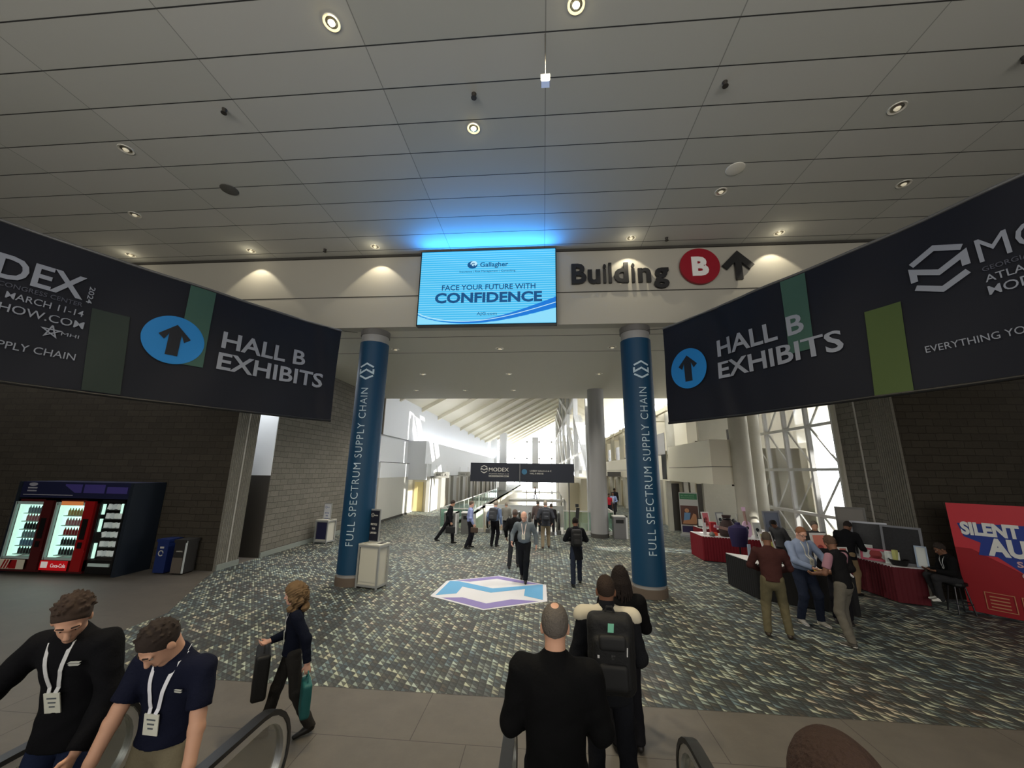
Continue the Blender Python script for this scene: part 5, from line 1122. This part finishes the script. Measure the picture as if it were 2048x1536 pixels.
        if badge:
            q = MB(); Mb = Matrix((Vector(Rr), Vector(Fd), Vector(T))).transposed(); q.obox(bp-T*.03, (.085, .006, .12), M=Mb); q.v = [tuple(Mi @ Vector(v)) for v in q.v]; bd = q.build('badge', mat('badge_paper', (206, 206, 192), .5), t)
            q = MB()
            for r_ in range(3): q.obox(bp-T*(.0+.025*r_)+Fd*.0035, (.05-.01*r_, .003, .008), M=Mb)
            q.v = [tuple(Mi @ Vector(v)) for v in q.v]; q.build('badge_print', mat('badge_ink', (90, 96, 100), .6), bd)
    # ---- backpack (an object of its own)
    if pack:
        pl_, pc, big = pack; Mi = wm(t); tb = empty('backpack', tuple(Mi @ Vector(P+T*.1-Fd*.2)), radians(face), pl_, 'backpack'); tb.scale = (s, s, s)
        inv = np.array(wm(tb).inverted() @ Mi); Tm = Matrix(inv.tolist()); BM = np.stack([Rr, Fd, T], 1)
        dy = (.105+th)*b_
        bc = P+T*.27-Fd*(dy+.075*big)
        def moved(o): o.data.transform(Tm); return o
        moved(mesh_of('pack_body', [([rbox(bc, (.15*big, .085*big, .23*big), .07, BM, amp=.003), rbox(bc-T*.04-Fd*.07*big, (.12*big, .05*big, .15*big), .045, BM)], res, .02)], mat('pack_%d_%d_%d' % pc, pc, .75, bump=(40, .3)), tb, res))
        moved(mesh_of('pocket', [([rbox(bc-T*.1*big-Fd*.115*big, (.09*big, .025*big, .075*big), .03, BM)], min(res, .012), .02)], mat('pocket_%d_%d_%d' % pc, tuple(min(255, c+10) for c in pc), .7), tb, res))
        if big > 1.1: moved(mesh_of('pocket', [([rbox(bc+T*.085*big-Fd*.112*big, (.085*big, .022*big, .045*big), .025, BM)], .012, .02)], mat('pocket_%d_%d_%d' % pc, pc, .7), tb, res)); moved(mesh_of('grab_handle', [([cone(bc+T*.225*big+Rr*-.04, bc+T*.262*big+Rr*-.02, .009, .009), cone(bc+T*.262*big+Rr*-.02, bc+T*.262*big+Rr*.02, .009, .009), cone(bc+T*.262*big+Rr*.02, bc+T*.225*big+Rr*.04, .009, .009)], .007, .01)], mat('pack_%d_%d_%d' % pc, pc, .75), tb, res))
        st_ = []
        for i in (-1, 1):
            pr = []
            for a_ in np.linspace(-.25, 1.15, 12):
                an_ = pi*a_; o_ = P+T*.36+Rr*.115*i*b_; dr = T*sin(an_)*1.0+Fd*(-cos(an_)); pr.append(march(ga, o_+nz(dr)*.5, -nz(dr), .49)+nz(dr)*.004)
            st_ += [cone(a_, c_, .022, .022, .5, Fd, k=.01) for a_, c_ in zip(pr[:-1], pr[1:])]
        moved(mesh_of('shoulder_strap', [(st_, min(res, .012), .01)], mat('pack_%d_%d_%d' % pc, pc, .75), tb, res))
        return t, dict(P=P, T=T, R=Rr, F=Fd, wr=wr, el=el, hc=hc, bag=tb, bc=bc, loc=loc, ga=ga, M=Mi)
    return t, dict(P=P, T=T, R=Rr, F=Fd, wr=wr, el=el, hc=hc, loc=loc, ga=ga, M=wm(t), neck=neck)

def handbag(lab, pt, w, h, d, c, handle=.12, cat='bag', rz=0, name='handbag'):
    x, y, z = pt; t = empty(name, (x, y, z-h-handle), rz, lab, cat)
    mesh_of('bag_body', [([rbox((0, 0, h/2), (w/2, d/2, h/2), .03)], .012, .02)], mat('bag_%d_%d_%d' % c, c, .6), t, .012)
    a = MB(); Mx = wm(t)
    a.tube([Mx @ Vector((w*.3*cos(q), 0, h-.01+handle*1.02*sin(q))) for q in np.linspace(0, pi, 11)], .008, 7); a.build('handle', mat('bag_%d_%d_%d' % c, c, .6), t)
    return t
NAVY = (20, 24, 42); BLKC = (18, 18, 20)
HOLD = dict(wl=(-.12, .30, 1.05), wr=(.12, .30, 1.05), el=(-.6, -.2, -1), er=(.6, -.2, -1))
# --- foreground
t, I = person('young man in black zip jacket with messy brown hair, leaning at far left', -3.13, 2.76, .38, 190, 1.9, 'tan', ('jacket', (14, 14, 17)), (28, 36, 60), hair=('bushy', (54, 40, 31)), pose=dict(lean=16, side=1, hp=28, hy=-30, hr=-8, wl=(-.24, .25, .85), wr=(.56, .22, .86), fl=(-.1, .05, 0), gr=.5), lany=(196, 196, 196), res=.011, facing=True, collar=(12, 12, 14))
M = I['M']; lg = MB(); o_ = march(I['ga'], I['P']+I['T']*.37+I['R']*-.09+I['F']*.35, -I['F']); f = lambda u, v, w: M @ Vector(o_+I['R']*-u+I['T']*v+I['F']*(w+.004))
lg.flat([(-.04, 0), (.03, .0), (.045, .012), (-.02, .012)], f, .002).flat([(-.03, .016), (.035, .016), (.05, .028), (-.01, .028)], f, .002); lg.build('chest_emblem', mat('emblem_grey', (176, 176, 168), .6), t)
t, I = person('young man in navy polo shirt looking down, white badge on chest', -2.45, 2.76, .29, 184, 1.88, 'tan', ('polo', (18, 21, 38)), (112, 104, 84), hair=('short', (40, 30, 24)), pose=dict(lean=12, side=-5, hp=42, hy=14, hr=6, wl=(-.33, .24, .74), wr=(.2, .34, .78), fl=(-.1, .0, 0), er=(.9, -.4, -.4)), lany=(214, 214, 220), res=.010, facing=True, collar=(18, 21, 38))
M = I['M']; lg = MB(); o_ = march(I['ga'], I['P']+I['T']*.34+I['R']*-.1+I['F']*.35, -I['F']); f = lambda u, v, w: M @ Vector(o_+I['R']*-u+I['T']*v+I['F']*(w+.004))
lg.flat([(-.03, 0), (.025, .0), (.035, .008), (-.02, .008)], f, .002).flat([(-.02, .012), (.025, .012), (.035, .02), (-.005, .02)], f, .002); lg.build('chest_emblem', MATS['emblem_grey'], t)
t, I = person('woman with curly shoulder length blond hair in dark top walking past the escalators', -2.98, 4.95, 0, 126, 1.66, 'pink', ('sweater', (16, 20, 34)), (46, 44, 42), hair=('curly', (98, 77, 52)), pose=dict(lean=4, hp=6, hy=25, fl=(-.1, -.22, .02), fr=(.09, .26, 0), wl=(-.29, -.14, .86), wr=(.12, .27, 1.04), gl=.8, gr=.8), lany=(206, 206, 206), res=.012, facing=True, build=.92)
M = I['M']
handbag('large black bag held out in front of the curly haired woman', tuple(M @ Vector(I['wr'][1]+np.array((0, .05, 0)))), .42, .46, .15, (14, 14, 15), .08, rz=radians(126))
handbag('teal and dark carrier bag in the curly haired woman\'s trailing hand', tuple(M @ Vector(I['wr'][-1]+np.array((-.02, -.02, -.07)))), .26, .34, .1, (30, 92, 92), .1, name='carrier_bag', rz=radians(126))
person('grey haired man in long black coat seen from behind on the near escalator', .07, 2.84, .19, -4, 1.99, 'tan', ('coat', (12, 12, 13)), (20, 20, 22), hair=('thin', (92, 86, 80)), pose=dict(lean=2, hp=2, hy=-3, wl=(-.15, .27, 1.0), wr=(.15, .27, 1.0), el=(-.55, -.6, -.8), er=(.55, -.6, -.8), fl=(-.12, 0, 0)), res=.011, build=1.03, collar=(12, 12, 13))
t, I = person('man with cropped hair in black and cream jacket carrying a big black backpack', .62, 4.25, 0, -3, 2.03, 'brown', ('jacket', (26, 27, 30)), (26, 27, 32), hair=('crop', (50, 40, 34)), pose=dict(lean=3, hp=4, wl=(-.15, .27, 1.0), wr=(.15, .27, 1.0), el=(-.6, -.6, -.8), er=(.6, -.6, -.8), fl=(-.12, .1, 0), fr=(.13, -.12, 0)), res=.012, build=1.0, pack=('large black backpack with silver zips and green tag, nearest in the middle', (14, 14, 15), 1.2))
n_, T_, R_, F_, P_, ga_ = 0, I['T'], I['R'], I['F'], I['P'], I['ga']
yk = [cone(P_+T_*.455-R_*.2, P_+T_*.455+R_*.2, .086, .086, .9, F_, clips=[(P_+T_*.43, -T_)]), cone(P_+T_*.40, P_+T_*.5, .14, .086, .8, F_, clips=[(P_+T_*.43, -T_)])]
mesh_of('shoulder_yoke', [(yk, .012, .03)], mat('cloth_cream', (188, 180, 160), .85), t, .012)
mesh_of('jacket_collar', [([cone(P_+T_*.48, P_+T_*.545, .078, .07)], .012, .02)], mat('cloth_26_27_30', (26, 27, 30), .9), t, .012)
tb = I['bag']; bc = I['bc']; M = I['M']; x = MB(); f = lambda u, v, w: M @ Vector(bc+R_*u+T_*v-F_*(.088+.052+w))
x.use(mat('tag_green', (120, 190, 160), .5)).flat([(-.03, .165), (.015, .165), (.02, .225), (-.025, .225)], lambda u, v, w: f(u, v, w-.035), .006).use(M_STEEL).flat([(-.012, -.005), (.016, -.005), (.016, .025), (-.012, .025)], f, .004).flat([(.1, .02), (.108, .02), (.112, .08), (.104, .08)], f, .004).flat([(-.115, .0), (-.1, .0), (-.1, .02), (-.115, .02)], f, .004)
x.build('zip_tag', None, tb)
person('woman with long dark dreadlocks in black, just ahead of the backpack man', .93, 5.15, 0, 2, 1.92, 'dark', ('jacket', (12, 12, 13)), (22, 22, 26), hair=('dreads', (34, 28, 26)), pose=dict(hp=4, **HOLD), res=.013)
person('man with shaved brown head at the bottom right edge, closest to the camera', .50, .78, .86, -10, 1.74, 'brown', ('jacket', (24, 22, 22)), (28, 28, 32), hair=('crop', (58, 44, 38)), pose=dict(hp=14), res=.013)
# --- middle group
t, I = person('man in dark suit striding right with a black bag, leftmost of the walkers', -4.0, 16.87, 0, -82, 1.8, 'tan', ('jacket', (28, 28, 32)), (26, 26, 30), hair=('short', (60, 52, 48)), pose=dict(lean=8, hp=14, hy=-8, fl=(-.08, .22, .0), fr=(.08, -.48, .04), kr=(0, 1, 0), wl=(-.22, -.06, .86), wr=(.24, .10, .84), gr=.9), res=.018, coarse=True, facing=False)
handbag('black briefcase carried by the striding man', tuple(I['M'] @ Vector(I['wr'][1]+np.array((0, 0, -.08)))), .40, .27, .1, (24, 24, 26), .07, name='briefcase')
t, I = person('man in light blue shirt standing sideways, holding a brown bag', -2.95, 16.1, 0, -70, 1.84, 'pink', ('shirt', (136, 146, 188)), (28, 28, 34), hair=('crop', (92, 80, 70)), pose=dict(lean=1, hp=8, hy=0, wl=(-.2, .1, .86), wr=(.24, .1, .86), fl=(-.1, .08, 0), fr=(.1, -.1, 0)), res=.018, coarse=True, lany=(230, 230, 230))
handbag('brown satchel hanging beside the man in light blue shirt', tuple(I['M'] @ Vector(I['wr'][1]+np.array((0, .03, -.06)))), .3, .2, .1, (66, 50, 38), .04)
person('man in blue shirt with dark backpack standing at the far escalator', -2.0, 16.55, 0, -20, 1.82, 'pink', ('shirt', (104, 120, 150)), (22, 22, 26), hair=('short', (140, 132, 120)), pose=dict(lean=4, hp=10, hy=-20, fl=(-.12, .02, 0), fr=(.08, .04, 0), wl=(-.36, .16, .9)), res=.018, coarse=True, build=1.05, pack=('dark grey backpack on the man in blue shirt at the far escalator', (52, 54, 58), 1.05))
person('man in black jacket and grey trousers, half hidden behind the grey shirted man', -.95, 13.25, 0, -5, 1.8, 'brown', ('jacket', (18, 18, 20)), (44, 46, 50), hair=('short', (96, 84, 78)), pose=dict(hp=6, fl=(-.12, -.18, .0), fr=(.1, .16, 0), wl=(-.28, .1, .86), wr=(.24, .22, .96)), res=.016, coarse=True, build=1.05, shoes=(60, 56, 56))
person('older man in grey button shirt walking towards the camera onto the floor graphic', -.55, 11.62, .012, 176, 1.92, 'pink', ('shirt', (104, 112, 118)), (22, 24, 28), hair=('fringe', (150, 140, 132)), pose=dict(lean=4, hp=16, hy=6, fl=(-.05, .16, .0), fr=(.07, -.2, .03), wl=(-.30, -.1, .86), wr=(.3, .16, .95)), res=.014, coarse=False, facing=True, belly=.8, build=1.06, lany=(210, 196, 190))
person('man in dark jacket and khaki trousers with small backpack, stepping on the escalator', .08, 16.6, 0, 4, 1.86, 'pink', ('jacket', (58, 60, 66)), (128, 116, 96), hair=('short', (150, 140, 128)), pose=dict(hp=10, fl=(-.12, -.1, 0), fr=(.12, .12, 0), wl=(-.28, .1, .9), wr=(.28, .1, .9)), res=.018, coarse=True, build=1.1, shoes=(84, 62, 48), pack=('flat dark backpack on the khaki trousered man', (44, 46, 52), .95))
person('man from behind in black blazer looking down, left of the grey column', .9, 11.55, 0, 3, 1.78, 'brown', ('coat', (20, 21, 25)), (34, 40, 54), hair=('short', (26, 22, 20)), pose=dict(lean=3, hp=22, fl=(-.13, -.24, .02), fr=(.10, .18, 0), wl=(-.1, .3, 1.08), wr=(.12, .3, 1.08), el=(-1, -.2, -.8), er=(1, -.2, -.8)), res=.014, coarse=True, build=.92, pack=('thin black backpack on the man in black blazer', (14, 14, 16), .95))
for x, y, z, fc, H, tc, hc, lab in [(-2.05, 22.0, -.45, 0, 1.8, (130, 128, 120), (150, 140, 130), 'person with grey hair going down the left far escalator'), (-.32, 21.6, -.35, 0, 1.85, (96, 84, 82), (90, 84, 78), 'person in dark brown going down the right far escalator, left side'), (.42, 22.4, -.6, 0, 1.9, (40, 38, 40), (80, 72, 66), 'person in black going down the right far escalator, right side'), (-1.2, 59, -1.0, 90, 1.8, (90, 90, 96), (80, 70, 64), 'tiny person walking across the far footbridge')]:
    person(lab, x, y, z, fc, H, 'tan', ('jacket', tc), (60, 60, 64), hair=('short', hc), pose=dict(fl=(-.1, -.2, 0), fr=(.1, .2, 0)) if z == -1.0 else {}, res=.026, coarse=True)
person('man in light blue shirt and dark trousers walking on the right far concourse', 4.75, 28.0, 0, 172, 1.72, 'brown', ('shirt', (120, 132, 164)), (52, 50, 52), hair=('crop', (40, 34, 30)), pose=dict(fl=(-.1, -.1, 0), fr=(.1, .15, 0), **HOLD), res=.022, coarse=True, lany=(220, 220, 220))
person('person in black behind the light blue shirted man on the right far concourse', 5.5, 31.5, 0, 10, 1.85, 'brown', ('jacket', (26, 24, 26)), (30, 30, 32), hair=('short', (30, 26, 24)), pose=dict(fl=(-.1, -.1, 0), fr=(.1, .15, 0)), res=.026, coarse=True)
person('person in red top partly behind the grey column on the right concourse', 4.35, 27.2, 0, 200, 1.66, 'brown', ('polo', (170, 40, 50)), (30, 30, 34), hair=('short', (40, 34, 30)), res=.026, coarse=True)
# --- auction group
person('man in dark brown sweater and olive trousers with back turned at the black table', 4.45, 8.55, 0, -22, 1.93, 'brown', ('sweater', (62, 36, 34)), (92, 86, 66), hair=('crop', (74, 66, 58)), pose=dict(lean=5, hp=16, wl=(-.16, .3, 1.0), wr=(.16, .32, 1.0), el=(-1, -.5, -.6), er=(1, -.5, -.6), fl=(-.16, .0, 0), fr=(.16, .04, 0)), res=.013, build=1.12, collar=(190, 186, 180), shoes=(60, 50, 40))
person('large bearded man in pale blue shirt and jeans facing the camera', 5.5, 9.35, 0, 192, 1.98, 'pink', ('shirt', (134, 148, 176)), (34, 40, 56), hair=('crop', (126, 84, 60)), pose=dict(lean=4, hp=20, hy=6, wl=(-.26, .3, 1.0), wr=(.10, .34, 1.02), el=(-1, -.3, -.5), er=(1, -.3, -.5), fl=(-.15, .14, 0), fr=(.12, .0, 0)), res=.012, build=1.25, belly=1.3, facing=True, glasses=True, lany=(206, 206, 200), shoes=(170, 166, 158), sole=(220, 218, 210), collar=(134, 148, 176))
person('man in black vest over dusty pink shirt and grey trousers, right of the talking group', 5.62, 8.35, 0, 22, 1.92, 'brown', ('vest', (22, 22, 24), (150, 110, 122)), (96, 92, 84), hair=('short', (84, 66, 56)), pose=dict(lean=7, hp=26, hy=24, wl=(-.2, .34, 1.02), wr=(.1, .36, 1.0), fl=(-.14, -.04, 0), fr=(.13, .16, 0)), res=.013, collar=(196, 190, 186), shoes=(70, 66, 60), sole=(190, 188, 180))
person('man in black suit jacket bending over to the wine red table, beside the wine table', 8.0, 11.6, 0, -62, 1.9, 'brown', ('jacket', (18, 18, 21)), (120, 102, 78), hair=('short', (44, 38, 36)), pose=dict(lean=16, hp=26, wl=(-.2, .38, 1.0), wr=(.2, .4, 1.0)), res=.015, coarse=True, build=1.1, collar=(200, 198, 196))
person('dark haired person in black, hidden between the big man and the vest wearer', 6.25, 9.45, 0, 150, 1.76, 'brown', ('jacket', (22, 20, 22)), (26, 26, 30), hair=('bushy', (44, 34, 30)), pose=dict(hp=26, **HOLD), res=.016, coarse=True)
person('person in front of the bright window, greyish hair, beyond the black table', 7.6, 12.1, 0, 160, 1.78, 'tan', ('jacket', (60, 58, 58)), (60, 60, 64), hair=('bushy', (104, 96, 88)), res=.018, coarse=True)
person('dark haired person bending behind the large silver framed print', 7.5, 13.6, 0, 120, 1.7, 'brown', ('jacket', (70, 70, 72)), (60, 60, 64), hair=('short', (34, 30, 28)), pose=dict(lean=20, hp=20), res=.02, coarse=True)
person('man in black jacket and white trainers sitting on a stool by the auction sign', 9.45, 10.42, 0, 76, 1.78, 'brown', ('jacket', (18, 18, 19)), (46, 46, 48), hair=('short', (40, 32, 28)), pose=dict(hz=.70, sit=1, lean=9, hp=18, fl=(-.12, .42, .22), fr=(.08, .36, .22), wl=(-.1, .36, .86), wr=(.1, .38, .86), kl=(-.2, .6, 1), kr=(.1, .6, 1)), res=.013, lany=(210, 210, 210), badge=False, facing=True, shoes=(206, 204, 198))
